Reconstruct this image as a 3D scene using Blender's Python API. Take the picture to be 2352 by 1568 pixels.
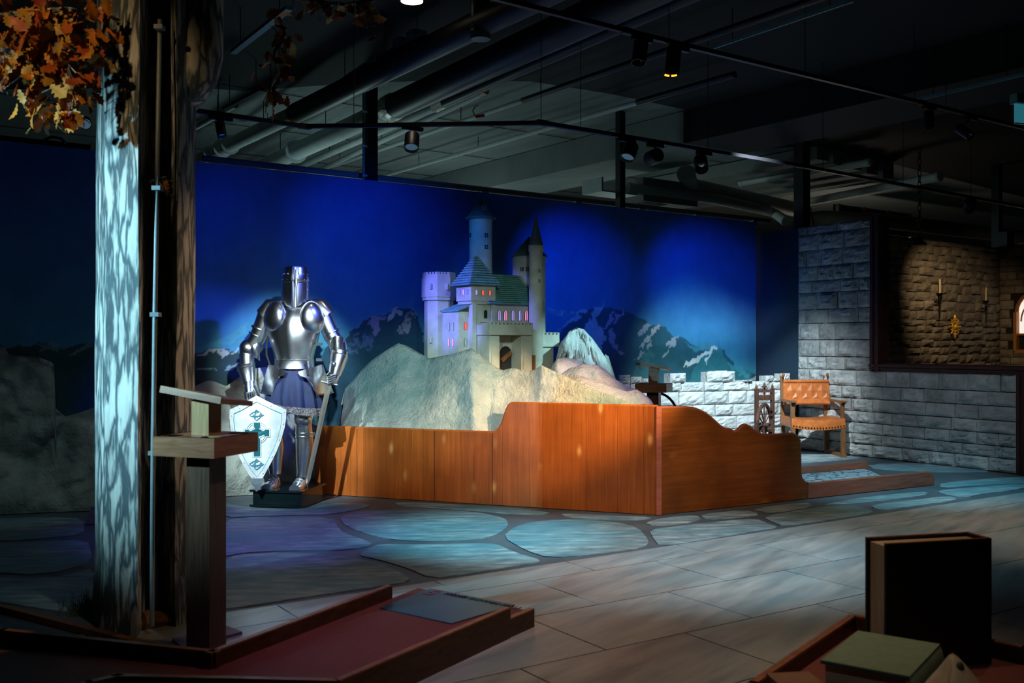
import bpy, math, random
import numpy as np
from mathutils import Vector, Matrix, noise as mnoise
for o in list(bpy.data.objects): bpy.data.objects.remove(o)
SC = bpy.context.scene
COL = SC.collection
R = random.Random(5)
pi = math.pi
# ---------------------------------------------------------------- camera
CH, F, CX, HY = 1.35, 2287.0, 1176.0, 790.0
cam = bpy.data.cameras.new('camera'); camo = bpy.data.objects.new('camera', cam); COL.objects.link(camo)
cam.lens = 35.0; cam.sensor_width = 36.0; cam.shift_y = 6.0/2352.0
cam.clip_start = 0.05; cam.clip_end = 100
camo.location = (0, 0, CH); camo.rotation_euler = (pi/2, 0, 0)
cam.dof.use_dof = True; cam.dof.focus_distance = 9.0; cam.dof.aperture_fstop = 3.5
SC.camera = camo
vs = SC.view_settings
vs.view_transform = 'Standard'; vs.look = 'None'; vs.gamma = 1.0; vs.use_curve_mapping = False
vs.exposure = 0.0
# ---------------------------------------------------------------- world: unlit hall, a trace of ambient bounce
W = bpy.data.worlds.new('world'); SC.world = W; W.use_nodes = True
W.node_tree.nodes['Background'].inputs[0].default_value = (0.25, 0.6, 0.75, 1)
W.node_tree.nodes['Background'].inputs[1].default_value = 0.0012
# measured points of the place: camera geometry of the photograph
def P(px, py, d): return Vector(((px-CX)/F*d, d, CH+(HY-py)/F*d))
def G(px, py): return P(px, py, CH*F/(py-HY))
def PZ(px, py, z): return P(px, py, (z-CH)*F/(HY-py))
def hit(px, p0, dr):            # where the sight line of column px meets a vertical plane
    k = (px-CX)/F
    t = (k*p0[1]-p0[0])/(dr[0]-k*dr[1])
    return t, Vector((p0[0]+t*dr[0], p0[1]+t*dr[1], 0))
U = Vector((0.8097, 0.5869, 0)); V = Vector((-0.5869, 0.8097, 0)); UANG = math.atan2(0.5869, 0.8097)
# ---------------------------------------------------------------- stage lights
def spot(loc, aim, col, e, ang, blend=0.4, size=0.05, name='stage_light', parent=None):
    l = bpy.data.lights.new(name, 'SPOT'); l.color = col; l.energy = e
    l.spot_size = math.radians(ang); l.spot_blend = blend; l.shadow_soft_size = size
    o = bpy.data.objects.new(name, l); COL.objects.link(o)
    loc = Vector(loc); o.location = loc
    o.rotation_euler = (Vector(aim)-loc).to_track_quat('-Z', 'Y').to_euler()
    return o
BLUE = (0.0, 0.10, 1.0); TEAL = (0.28, 0.82, 1.0); COOL = (0.66, 0.92, 1.0); WARM = (1.0, 0.66, 0.34); VIO = (0.28, 0.14, 1.0)
# blue washes on the painted sky
spot(P(510, 318, 7.75), P(590, 600, 9.35), BLUE, 20, 84, 1.0)
spot(P(938, 352, 8.05), P(850, 560, 10.0), BLUE, 74, 62, 1.0)
spot(P(945, 352, 8.05), P(1098, 560, 10.0), (0.0, 0.22, 1.0), 70, 22, 1.0)
spot(P(1425, 372, 8.75), P(1315, 665, 11.6), BLUE, 290, 40, 1.0)
spot(P(1615, 402, 9.2), P(1620, 680, 12.95), BLUE, 420, 32, 1.0)
# teal wash low on the mural right of the castle
spot((4.0, 9.6, 3.2), P(1580, 840, 12.8), (0.14, 0.85, 0.95), 260, 34, 1.0)
spot((2.5, 7.6, 3.3), P(1340, 790, 9.7), (0.50, 0.95, 1.0), 620, 17, 0.9)
# violet-blue side light on the castle, cool key from the left, warm key from the right
spot((-3.0, 7.2, 3.2), P(1040, 690, 9.6), (0.15, 0.17, 1.0), 1100, 17, 0.7)
spot((-0.9, 3.6, 3.3), P(960, 880, 9.0), (0.62, 0.98, 0.96), 1150, 21, 0.9)
spot((0.9, 3.8, 3.4), P(1150, 700, 9.3), (0.66, 0.95, 0.80), 260, 16, 0.9)
spot((3.4, 4.4, 3.2), P(1290, 930, 8.5), (1.0, 0.70, 0.36), 2900, 17, 0.8)
spot((2.9, 7.2, 3.6), P(1400, 890, 8.9), VIO, 230, 20, 0.8)
# front panel
spot((0.4, 2.6, 3.6), P(1330, 1030, 8.1), (1.0, 0.78, 0.54), 760, 27, 1.0)
spot((-0.3, 3.2, 3.4), P(930, 1060, 8.8), (1.0, 0.82, 0.66), 420, 15, 1.0)
spot((2.6, 3.4, 3.4), P(1660, 1070, 8.3), (1.0, 0.80, 0.58), 420, 16, 1.0)
# knight
spot((-2.7, 3.6, 3.3), P(608, 960, 8.2), (0.74, 0.95, 1.0), 2700, 16, 0.8)
spot((-0.2, 3.4, 3.0), P(690, 770, 8.4), (0.78, 0.95, 1.0), 3400, 14, 0.9)
spot((0.6, 6.9, 3.2), P(700, 720, 8.4), (0.06, 0.10, 1.0), 420, 26, 0.7)
# floor pools
spot((0.7, 5.6, 4.0), G(1120, 1230), (0.28, 0.82, 1.0), 1000, 28, 1.0)
spot((-0.1, 5.2, 4.0), G(590, 1225), (0.16, 0.12, 1.0), 420, 32, 1.0)
spot((2.3, 5.4, 4.0), G(1600, 1270), (0.84, 0.95, 1.0), 800, 46, 1.0)
spot((3.6, 7.4, 4.0), G(2020, 1110), (0.36, 0.82, 1.0), 800, 46, 1.0)
spot((5.0, 7.0, 4.0), G(2260, 1200), (1.0, 0.72, 0.48), 330, 46, 1.0)
spot((0.9, 4.0, 4.0), G(1380, 1490), (1.0, 0.66, 0.38), 190, 60, 1.0)
# corner with chair
spot((2.2, 8.6, 3.5), P(1700, 930, 12.3), (0.84, 0.95, 1.0), 2000, 42, 1.0)
spot((3.2, 6.4, 3.5), P(2080, 960, 11.2), (0.95, 0.92, 0.9), 170, 34, 1.0)
# tree
spot((-4.6, 2.4, 2.4), P(270, 700, 4.7), (0.40, 0.84, 1.0), 1500, 38, 1.0)
spot((0.6, 6.2, 3.7), P(430, 800, 4.9), (1.0, 0.60, 0.30), 190, 24, 1.0)
spot((-2.4, 2.0, 3.4), P(70, 110, 4.4), (1.0, 0.64, 0.30), 120, 26, 0.8)
spot((-2.6, 5.0, 3.6), P(80, 1060, 7.9), (0.55, 0.9, 0.9), 60, 23, 1.0)
# scoring stand and lane of the fifth hole
spot((0.2, 2.4, 3.4), P(470, 980, 4.4), (1.0, 0.84, 0.70), 75, 15, 0.8)
spot((-0.9, 2.6, 4.0), G(840, 1470), (0.50, 0.10, 1.0), 90, 24, 0.9)
spot((1.0, 3.0, 4.0), P(1010, 1390, 4.6), (0.7, 0.9, 1.0), 46, 26, 1.0)
# books
spot((2.6, 4.9, 3.8), P(2130, 1240, 4.0), (1.0, 0.68, 0.36), 40, 26, 0.8)
spot((0.6, 1.6, 3.6), P(2040, 1500, 3.4), (1.0, 0.88, 0.70), 34, 24, 0.9)
# hall beyond the mural wall: unseen point lights added to brighten the pale ceiling
for loc, c, e in (((-2.2, 12.6, 2.4), (0.55, 0.85, 0.85), 14), ((1.6, 15.2, 2.4), (0.62, 0.85, 0.80), 7), ((6.0, 18.6, 2.6), (1.0, 0.85, 0.7), 12), ((-1.0, 15.5, 2.4), (0.6, 0.85, 0.85), 14)):
    l = bpy.data.lights.new('hall_fill', 'POINT'); l.color = c; l.energy = e*2.4; l.shadow_soft_size = 0.3
    o = bpy.data.objects.new('hall_fill', l); COL.objects.link(o); o.location = loc
# ---------------------------------------------------------------- mesh helpers
def tag(o, label=None, cat=None, group=None, kind=None):
    if label: o['label'] = label
    if cat: o['category'] = cat
    if group: o['group'] = group
    if kind: o['kind'] = kind
    return o
def empty(name, loc, rz=0, label=None, cat=None, group=None, kind=None):
    o = bpy.data.objects.new(name, None); COL.objects.link(o)
    o.location = loc; o.rotation_euler = (0, 0, rz); o.empty_display_size = 0.1
    return tag(o, label, cat, group, kind)
def org(o):
    v = Vector((0, 0, 0))
    while o is not None: v += o.location; o = o.parent
    return v
def link(name, me, parent=None):
    o = bpy.data.objects.new(name, me); COL.objects.link(o)
    if parent is not None: o.parent = parent
    return o
class MB:
    def __init__(s): s.v = []; s.f = []
    def add(s, vs_, fs):
        b = len(s.v); s.v.extend([tuple(p) for p in vs_]); s.f.extend([tuple(i+b for i in f) for f in fs]); return s
    def box(s, x0, x1, y0, y1, z0, z1, M=None):
        p = [(x0,y0,z0),(x1,y0,z0),(x1,y1,z0),(x0,y1,z0),(x0,y0,z1),(x1,y0,z1),(x1,y1,z1),(x0,y1,z1)]
        if M is not None: p = [M @ Vector(q) for q in p]
        return s.add(p, [(0,3,2,1),(4,5,6,7),(0,1,5,4),(1,2,6,5),(2,3,7,6),(3,0,4,7)])
    def prism(s, poly, z0, z1, M=None, bev=0.0):       # poly counter-clockwise in xy
        n = len(poly); p = [(x,y,z0) for x,y in poly]+[(x,y,z1) for x,y in poly]
        if M is not None: p = [M @ Vector(q) for q in p]
        return s.add(p, [tuple(range(n))[::-1], tuple(range(n,2*n))]+[(i,(i+1)%n,n+(i+1)%n,n+i) for i in range(n)])
    def tube(s, pts, rad, n=10, cap=True, squash=None):
        pts = [Vector(p) for p in pts]; m = len(pts)
        if not hasattr(rad, '__len__'): rad = [rad]*m
        rings = []; prev = None
        for i, p in enumerate(pts):
            t = (pts[min(i+1,m-1)]-pts[max(i-1,0)]).normalized()
            if prev is None:
                a = Vector((0,0,1)) if abs(t.z) < 0.9 else Vector((1,0,0)); prev = t.cross(a).normalized()
            prev = (prev-t*prev.dot(t)).normalized(); b = t.cross(prev)
            rings.append([p+(prev*math.cos(2*pi*k/n)+b*math.sin(2*pi*k/n))*rad[i] for k in range(n)])
        return s.loft(rings, cap)
    def loft(s, rings, cap=True, closed=True):
        n = len(rings[0]); b = len(s.v)
        for r in rings: s.v.extend([tuple(p) for p in r])
        m = len(rings)
        for i in range(m-1):
            for k in range(n if closed else n-1):
                k2 = (k+1) % n
                s.f.append((b+i*n+k, b+i*n+k2, b+(i+1)*n+k2, b+(i+1)*n+k))
        if cap and closed:
            s.f.append(tuple(b+k for k in range(n))[::-1]); s.f.append(tuple(b+(m-1)*n+k for k in range(n)))
        return s
    def lathe(s, prof, c=(0,0,0), n=20, M=None, cap=True):   # prof: (r, z)
        rings = []
        for r, z in prof:
            ring = [Vector((r*math.cos(2*pi*k/n), r*math.sin(2*pi*k/n), z)) for k in range(n)]
            rings.append([(M @ q if M is not None else q)+Vector(c) for q in ring])
        return s.loft(rings, cap)
    def ball(s, c, r, n=8, sq=(1,1,1)):
        c = Vector(c); rings = []
        for i in range(1, n):
            a = -pi/2+pi*i/n
            rings.append([c+Vector((r*sq[0]*math.cos(a)*math.cos(2*pi*k/n), r*sq[1]*math.cos(a)*math.sin(2*pi*k/n), r*sq[2]*math.sin(a))) for k in range(n)])
        return s.loft(rings)
    def build(s, name, mat, parent=None, smooth=False, world=True):
        off = org(parent) if (parent is not None and world) else Vector((0,0,0))
        vv = [(p[0]-off.x, p[1]-off.y, p[2]-off.z) for p in s.v]
        me = bpy.data.meshes.new(name); me.from_pydata(vv, [], s.f); me.validate(); me.update()
        if mat is not None: me.materials.append(mat)
        if smooth:
            me.polygons.foreach_set('use_smooth', [True]*len(me.polygons))
            if smooth != 2:
                try: me.set_sharp_from_angle(angle=math.radians(42))
                except Exception: pass
        return link(name, me, parent)
def frame(o, x, z=None):        # matrix with origin o, x axis, z axis
    x = Vector(x).normalized(); z = Vector(z) if z is not None else Vector((0,0,1))
    z = (z-x*z.dot(x)).normalized(); y = z.cross(x)
    M = Matrix((x, y, z)).transposed().to_4x4(); M.translation = Vector(o); return M
# ---------------------------------------------------------------- materials
def newmat(name):
    m = bpy.data.materials.new(name); m.use_nodes = True
    return m, m.node_tree.nodes, m.node_tree.links, m.node_tree.nodes['Principled BSDF']
def rgb(c): return (c[0], c[1], c[2], 1)
def coords(N, L, stretch, rot):
    g = N.new('ShaderNodeNewGeometry'); out = g.outputs['Position']
    if rot:
        r = N.new('ShaderNodeVectorRotate'); r.rotation_type = 'Z_AXIS'; r.inputs['Angle'].default_value = rot
        L.new(out, r.inputs['Vector']); out = r.outputs[0]
    mp = N.new('ShaderNodeMapping'); mp.inputs['Scale'].default_value = stretch; L.new(out, mp.inputs['Vector'])
    return mp.outputs[0]
def noise_n(N, L, co, scale, detail=5, rough=0.6, dist=0.0):
    n = N.new('ShaderNodeTexNoise'); n.inputs['Scale'].default_value = scale; n.inputs['Detail'].default_value = detail
    n.inputs['Roughness'].default_value = rough; n.inputs['Distortion'].default_value = dist
    L.new(co, n.inputs['Vector']); return n.outputs['Fac']
def ramp(N, L, fac, stops):
    r = N.new('ShaderNodeValToRGB'); e = r.color_ramp.elements
    e[0].position, e[0].color = stops[0][0], rgb(stops[0][1]); e[1].position, e[1].color = stops[-1][0], rgb(stops[-1][1])
    for p, c in stops[1:-1]: k = e.new(p); k.color = rgb(c)
    L.new(fac, r.inputs[0]); return r.outputs[0]
def mix(N, L, a, b, fac, typ='MIX'):
    m = N.new('ShaderNodeMix'); m.data_type = 'RGBA'; m.blend_type = typ
    for sock, val in ((m.inputs[6], a), (m.inputs[7], b), (m.inputs[0], fac)):
        if hasattr(val, 'links'): L.new(val, sock)
        elif isinstance(val, (int, float)): sock.default_value = val
        else: sock.default_value = rgb(val)
    return m.outputs[2]
def bump(N, L, B, h, strength, dist=0.02):
    b = N.new('ShaderNodeBump'); b.inputs['Strength'].default_value = strength; b.inputs['Distance'].default_value = dist
    L.new(h, b.inputs['Height']); L.new(b.outputs[0], B.inputs['Normal'])
def pm(name, stops, scale=5, stretch=(1,1,1), rot=0, rough=0.6, metal=0, bmp=0.0, bs=None, bd=0.02, rnd=0.0, detail=5, dist=0.0, spec=None, extra=None):
    m, N, L, B = newmat(name)
    co = coords(N, L, stretch, rot)
    col = ramp(N, L, noise_n(N, L, co, scale, detail, 0.6, dist), stops)
    if extra: col = extra(N, L, co, col)
    if rnd:
        oi = N.new('ShaderNodeObjectInfo'); mr = N.new('ShaderNodeMapRange'); mr.inputs[3].default_value = 1-rnd; mr.inputs[4].default_value = 1+rnd
        L.new(oi.outputs['Random'], mr.inputs[0])
        h = N.new('ShaderNodeHueSaturation'); L.new(col, h.inputs['Color']); L.new(mr.outputs[0], h.inputs['Value']); col = h.outputs[0]
    L.new(col, B.inputs['Base Color'])
    B.inputs['Roughness'].default_value = rough; B.inputs['Metallic'].default_value = metal
    if spec is not None: B.inputs['Specular IOR Level'].default_value = spec
    if bmp: bump(N, L, B, noise_n(N, L, co, bs or scale*3, 6, 0.65), bmp, bd)
    return m
def plain(name, c, rough=0.6, metal=0, bmp=0.0, var=0.12, scale=30):
    return pm(name, [(0.3, [x*(1-var) for x in c]), (0.7, [min(1, x*(1+var)) for x in c])], scale=scale, rough=rough, metal=metal, bmp=bmp, bd=0.004)
def emit(name, c, s):
    m, N, L, B = newmat(name); B.inputs['Base Color'].default_value = rgb(c)
    B.inputs['Emission Color'].default_value = rgb(c); B.inputs['Emission Strength'].default_value = s; return m
def knots_for(stretch, rot, col2):
    def f(N, L, co, col):
        c2 = coords(N, L, stretch, rot)
        v = N.new('ShaderNodeTexVoronoi'); v.inputs['Scale'].default_value = 1.0; L.new(c2, v.inputs['Vector'])
        d = mix(N, L, v.outputs['Distance'], noise_n(N, L, c2, 5, 3), 0.12)
        k = ramp(N, L, d, [(0.12, (1,1,1)), (0.17, (0.35,0.35,0.35)), (0.25, (0,0,0))])
        c = mix(N, L, col, col2, k)
        big = noise_n(N, L, coords(N, L, (1.6,1.6,1.6), 0), 1.0, 3)
        return mix(N, L, c, ramp(N, L, big, [(0.3, (0.62,0.62,0.62)), (0.7, (1.25,1.25,1.25))]), 1.0, 'MULTIPLY')
    return f
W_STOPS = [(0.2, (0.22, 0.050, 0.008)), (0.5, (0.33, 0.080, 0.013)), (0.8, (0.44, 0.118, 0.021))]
def woodmat(name, stops, stretch, rot=0, rough=0.38, kn=None, rnd=0.12):
    return pm(name, stops, scale=2.2, stretch=stretch, rot=rot, rough=rough, bmp=0.08, bs=9, bd=0.004, rnd=rnd, dist=0.8, detail=5, extra=kn, spec=0.3)
PAN_ANG = math.atan2(7.87-8.97, 1.15+1.71)
SIDE_ANG = math.atan2(9.56-7.87, 4.06-1.15)
M_wood_v = woodmat('stained_pine_vertical', W_STOPS, (16, 16, 0.7), kn=knots_for((6.5, 6.5, 3.0), 0, (0.60, 0.27, 0.08)), rnd=0.15)
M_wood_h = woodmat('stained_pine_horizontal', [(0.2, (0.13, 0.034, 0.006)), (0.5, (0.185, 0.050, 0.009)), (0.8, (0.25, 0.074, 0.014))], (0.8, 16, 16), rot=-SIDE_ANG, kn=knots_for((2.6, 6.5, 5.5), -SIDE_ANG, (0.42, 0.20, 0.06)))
M_wood_rail = woodmat('rail_wood', [(0.3, (0.26, 0.070, 0.042)), (0.7, (0.42, 0.125, 0.080))], (2, 2, 20), kn=None)
M_wood_dark = woodmat('dark_rail_wood', [(0.3, (0.030, 0.012, 0.006)), (0.7, (0.08, 0.032, 0.014))], (4, 4, 20), kn=None, rough=0.45)
M_wood_edge = woodmat('pale_rail_edge', [(0.3, (0.16, 0.06, 0.02)), (0.7, (0.32, 0.13, 0.05))], (8, 8, 20), kn=None, rough=0.4)  # lighter brown than the dark rail wood
M_wood_tray = woodmat('tray_wood', [(0.3, (0.20, 0.085, 0.04)), (0.7, (0.36, 0.17, 0.09))], (3, 3, 25), kn=None)
M_wood_pale = woodmat('pale_block_wood', [(0.3, (0.34, 0.19, 0.08)), (0.7, (0.52, 0.33, 0.17))], (18, 18, 2), kn=None)
M_wood_post = woodmat('dark_post_wood', [(0.3, (0.05, 0.026, 0.016)), (0.7, (0.12, 0.065, 0.04))], (22, 22, 2), kn=None)
M_wood_chair = woodmat('chair_wood', [(0.3, (0.13, 0.055, 0.02)), (0.7, (0.26, 0.12, 0.045))], (25, 25, 3), kn=None)
M_wood_wheel = woodmat('spinning_wheel_wood', [(0.3, (0.035, 0.018, 0.012)), (0.7, (0.12, 0.06, 0.045))], (25, 25, 3), kn=None)
M_timber = woodmat('timber_frame', [(0.3, (0.03, 0.010, 0.008)), (0.7, (0.085, 0.028, 0.020))], (10, 10, 3), kn=None, rough=0.5)
M_steel = pm('polished_steel', [(0.3, (0.62, 0.65, 0.68)), (0.7, (0.86, 0.88, 0.90))], scale=8, rough=0.25, metal=1, bmp=0.05, bs=14, bd=0.01)
M_steel_d = pm('dark_steel', [(0.3, (0.10, 0.11, 0.12)), (0.7, (0.26, 0.28, 0.30))], scale=12, rough=0.3, metal=1)
M_shield = pm('satin_shield_metal', [(0.35, (0.66, 0.74, 0.76)), (0.65, (0.94, 0.95, 0.92))], scale=11, rough=0.42, metal=0.55, bmp=0.06, bs=16, bd=0.01)
M_teal_metal = plain('teal_enamel', (0.02, 0.16, 0.20), 0.3, 0.5)
M_engrave = plain('engraved_line', (0.05, 0.22, 0.28), 0.5)
M_bladem = plain('sword_blade', (0.62, 0.55, 0.48), 0.3, 0.9)
M_cloth = pm('blue_cloth', [(0.3, (0.001, 0.005, 0.028)), (0.7, (0.0025, 0.012, 0.065))], scale=9, rough=0.8, bmp=0.15, bs=60, bd=0.003)
M_sequin = None
M_black = plain('black_paint', (0.006, 0.006, 0.008), 0.45)
M_blackmatte = plain('matte_black', (0.004, 0.004, 0.005), 0.85)
M_gloss_black = plain('gloss_black_pedestal', (0.004, 0.010, 0.010), 0.12)
M_leather = pm('tan_leather', [(0.3, (0.34, 0.085, 0.014)), (0.7, (0.52, 0.165, 0.040))], scale=14, rough=0.42, bmp=0.2, bs=60, bd=0.003)
M_candle = plain('candle_wax', (0.62, 0.45, 0.24), 0.5)
M_iron = plain('black_iron', (0.008, 0.007, 0.006), 0.5, 0.6)
M_gold = plain('gilded_metal', (0.80, 0.46, 0.05), 0.35, 0.35)
M_white_pipe = pm('pale_painted_pipe', [(0.3, (0.46, 0.52, 0.50)), (0.7, (0.58, 0.63, 0.60))], scale=6, rough=0.6, bmp=0.05)
M_black_pipe = plain('black_painted_pipe', (0.008, 0.010, 0.014), 0.5)
M_brown = plain('brown_primer', (0.12, 0.035, 0.02), 0.6)
M_foil = pm('crinkled_foil', [(0.3, (0.45, 0.42, 0.38)), (0.7, (0.9, 0.88, 0.82))], scale=30, rough=0.22, metal=1, bmp=1.0, bs=45, bd=0.03)
M_ceil_pale = pm('pale_concrete_ceiling', [(0.3, (0.17, 0.20, 0.195)), (0.7, (0.24, 0.27, 0.26))], scale=2, stretch=(1, 6, 1), rot=-UANG+pi/2, rough=0.8, bmp=0.1)
M_ceil_black = plain('black_ceiling_paint', (0.0014, 0.002, 0.003), 0.85, scale=3)
# ================================================================ SETTING
def vnoise(x, y, seed=0):
    xi = np.floor(x).astype(np.int64); yi = np.floor(y).astype(np.int64); xf = x-xi; yf = y-yi
    def h(a, b):
        n = (a*374761393 + b*668265263 + seed*1442695) & 0x7fffffff
        n = ((n ^ (n >> 13))*1274126177) & 0x7fffffff
        return ((n ^ (n >> 16)) & 0xffff)/65535.0
    u = xf*xf*(3-2*xf); v = yf*yf*(3-2*yf)
    return (h(xi,yi)*(1-u)+h(xi+1,yi)*u)*(1-v)+(h(xi,yi+1)*(1-u)+h(xi+1,yi+1)*u)*v
def fbm(x, y, o=4, seed=0):
    t = 0; a = 0.5
    for k in range(o): t = t+a*vnoise(x*2**k, y*2**k, seed+k*17); a *= 0.5
    return t/(1-0.5**o)
def inpoly(px, py, poly):
    res = np.zeros(px.shape, bool); n = len(poly)
    for i in range(n):
        x0, y0 = poly[i]; x1, y1 = poly[(i+1) % n]
        c = ((y0 > py) != (y1 > py))
        if y1 != y0: res ^= c & (px < (x1-x0)*(py-y0)/(y1-y0)+x0)
    return res
# ---- floor
floor = empty('floor', (0, 0, 0), kind='structure')
M_joint = pm('dark_floor_paint', [(0.3, (0.05, 0.065, 0.08)), (0.7, (0.10, 0.12, 0.14))], scale=3, rough=0.55, bmp=0.1)
def streaks(N, L, co, col):
    f = noise_n(N, L, co, 0.35, 3); return mix(N, L, col, (0.16, 0.28, 0.33), ramp(N, L, f, [(0.45, (0,0,0)), (0.7, (0.6,0.6,0.6))]))
M_tile = pm('brushed_floor_tile', [(0.3, (0.15, 0.18, 0.19)), (0.5, (0.27, 0.29, 0.29)), (0.72, (0.38, 0.39, 0.38))], scale=1.2, stretch=(1.6, 9, 1), rot=-UANG-0.25, rough=0.36, bmp=0.12, bs=12, bd=0.004, rnd=0.10, detail=8, extra=streaks)
def fst(N, L, co, col):
    f = noise_n(N, L, co, 0.45, 4); return mix(N, L, col, (0.05, 0.20, 0.26), ramp(N, L, f, [(0.42, (0,0,0)), (0.66, (0.8,0.8,0.8))]))
M_flag = pm('painted_flagstone', [(0.30, (0.09, 0.14, 0.16)), (0.52, (0.24, 0.30, 0.31)), (0.70, (0.46, 0.52, 0.52))], scale=3.4, stretch=(1.4, 4.2, 1), rot=-0.1, rough=0.6, spec=0.2, bmp=0.5, bs=18, bd=0.006, rnd=0.10, detail=8, extra=fst)
MB().box(-9, 13, -3, 24, -0.12, -0.006).build('floor_base', M_joint, floor)
B0 = G(1300, 1287); BD = Vector((0.832, 0.554, 0)); BN = Vector((-0.554, 0.832, 0))   # painted border line
def fl(a, b): return B0+BD*a+BN*b
tl, tw, g_ = 0.93, 0.62, 0.004
for r in range(0, 9):
    b1 = -0.015-(0.30 if r == 0 else 0.30+(r-1)*tw); b0 = -0.015 if r == 0 else b1; bb = b1 if r == 0 else b1-tw
    off = (r*0.47) % tl
    a = -5.6+off
    while a < 5.8:
        q = [fl(a+g_, bb+g_), fl(a+tl-g_, bb+g_), fl(a+tl-g_, b0-g_), fl(a+g_, b0-g_)]
        c = sum(q, Vector())/4; px = CX+F*c.x/max(c.y, 0.5); a += tl
        if c.y < 2.2 or px < -500 or px > 2900: continue
        MB().prism([(p.x, p.y) for p in q], -0.006, 0.0).build('floor_tile', M_tile, floor)
FLAGS = [
 [(780,1186),(830,1172),(920,1168),(1010,1169),(1100,1176),(1160,1189),(1169,1205),(1150,1222),(1118,1235),(1060,1241),(960,1242),(890,1237),(825,1220),(788,1203)],
 [(872,1248),(960,1250),(1100,1247),(1140,1248),(1180,1267),(1252,1288),(1200,1297),(1070,1317),(990,1327),(935,1303),(870,1284),(820,1274),(845,1260)],
 [(1154,1232),(1182,1209),(1230,1196),(1330,1191),(1420,1199),(1466,1211),(1493,1243),(1478,1257),(1380,1271),(1262,1281),(1205,1262)],
 [(905,1152),(1010,1156),(1140,1163),(1265,1175),(1250,1181),(1180,1180),(1090,1171),(985,1164),(915,1161)],
 [(1285,1178),(1400,1183),(1500,1187),(1480,1193),(1390,1193),(1300,1187)],
 [(1530,1187),(1600,1182),(1612,1193),(1560,1203),(1500,1206),(1480,1200)],
 [(1606,1181),(1710,1170),(1750,1180),(1700,1187),(1622,1192)],
 [(1722,1168),(1850,1152),(1870,1162),(1770,1178)],
 [(1490,1216),(1560,1207),(1660,1196),(1735,1190),(1768,1203),(1790,1211),(1720,1221),(1600,1242),(1515,1253),(1502,1238)],
 [(1752,1186),(1850,1168),(1950,1158),(1985,1166),(2012,1176),(1930,1190),(1800,1207),(1772,1197)],
 [(1878,1160),(1990,1140),(2120,1128),(2140,1134),(2040,1148),(1960,1156)],
 [(1995,1160),(2080,1150),(2180,1138),(2205,1147),(2100,1161),(2025,1172)],
 [(2150,1126),(2240,1118),(2352,1110),(2352,1122),(2260,1132),(2215,1143),(2165,1134)],
 [(2160,1108),(2330,1094),(2420,1100),(2420,1106),(2240,1114),(2160,1120)],
 [(500,1152),(575,1166),(700,1169),(760,1154),(850,1157),(848,1164),(765,1180),(640,1183),(500,1188)],
 [(500,1193),(640,1188),(768,1188),(772,1206),(790,1224),(858,1246),(840,1256),(770,1263),(640,1264),(560,1268),(500,1280)],
 [(500,1294),(560,1278),(640,1271),(740,1271),(815,1281),(870,1292),(925,1315),(945,1334),(860,1347),(700,1370),(560,1392),(500,1398)],
 [(-60,1192),(120,1186),(196,1192),(190,1226),(60,1240),(-60,1240)],
 [(-60,1248),(80,1246),(200,1236),(215,1290),(100,1320),(-60,1310)],
 [(-60,1322),(110,1330),(230,1300),(260,1420),(120,1400),(-60,1372)],
 [(230,1200),(490,1196),(490,1260),(400,1270),(250,1262)],
 [(250,1275),(400,1282),(490,1276),(490,1395),(430,1420),(300,1420),(270,1330)],
 [(1842,1118),(1860,1122),(2135,1092),(2000,1090),(1850,1104)],
 [(1690,1052),(1830,1036),(1945,1046),(1985,1052),(1850,1062),(1720,1072)],
 [(1990,1066),(2120,1062),(2300,1082),(2160,1084),(2010,1078)],
]
for poly in FLAGS:
    pts = [G(x, max(y, 1032)) for x, y in poly]; n = len(pts); c = sum(pts, Vector())/n; sm = []
    for i in range(n):
        a, b = pts[i], pts[(i+1) % n]
        sm += [a.lerp(b, 0.22), a.lerp(b, 0.78)]
    pl = [(p.x, p.y) for p in sm]
    area = sum(pl[i][0]*pl[(i+1)%len(pl)][1]-pl[(i+1)%len(pl)][0]*pl[i][1] for i in range(len(pl)))
    if area < 0: pl = pl[::-1]
    MB().prism(pl, -0.006, 0.0).build('flagstone', M_flag, floor)
# ---- mural wall (painted night sky and mountains)
def my(x): return 11.07+0.725*x
M0 = Vector((-5.3, my(-5.3), 0)); M1 = Vector((3.3, my(3.3), 0)); ML = (M1-M0).length; MH = 3.0
ns = 740
zs = np.concatenate([[0, 0.3], np.arange(0.6, 1.78, 0.0125), np.linspace(1.8, MH, 14)])
ss = np.linspace(0, ML, ns)
S, Z = np.meshgrid(ss, zs); dm = (M1-M0)/ML
X = M0.x+dm.x*S; Y = M0.y+dm.y*S
PX = CX+F*X/Y; PY = HY-F*(Z-CH)/Y
jx = (fbm(S*14, Z*14, 4, 3)-0.5)*26; jy = (fbm(S*14, Z*14, 4, 9)-0.5)*26
JX, JY = PX+jx, PY+jy
n1 = fbm(S*1.2, Z*1.6, 4, 21); n2 = fbm(S*9, Z*22, 4, 31); n3 = fbm(S*30+Z*22, Z*30-S*14, 3, 77)
t = np.clip((Z-0.9)/2.0, 0, 1)[..., None]
C = (1-t)*np.array([0.05, 0.26, 0.36])+t*np.array([0.03, 0.10, 0.42])
C = C*(0.75+0.55*n1[..., None])
def paint(poly, col, op=1.0, soft=1.0, streak=None):
    global C
    m = inpoly(PX+jx*soft, PY+jy*soft, poly).astype(float)*op
    if streak is not None: m = m*np.clip((n3-streak)*7, 0, 1)
    m = m[..., None]; C = C*(1-m)+np.array(col)*(0.8+0.4*n2[..., None])*m
far = (0.05, 0.22, 0.32); dk = (0.016, 0.045, 0.055); dk2 = (0.014, 0.05, 0.085); sn = (0.46, 0.50, 0.50); ice = (0.30, 0.46, 0.50)
BOT = 1000
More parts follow.
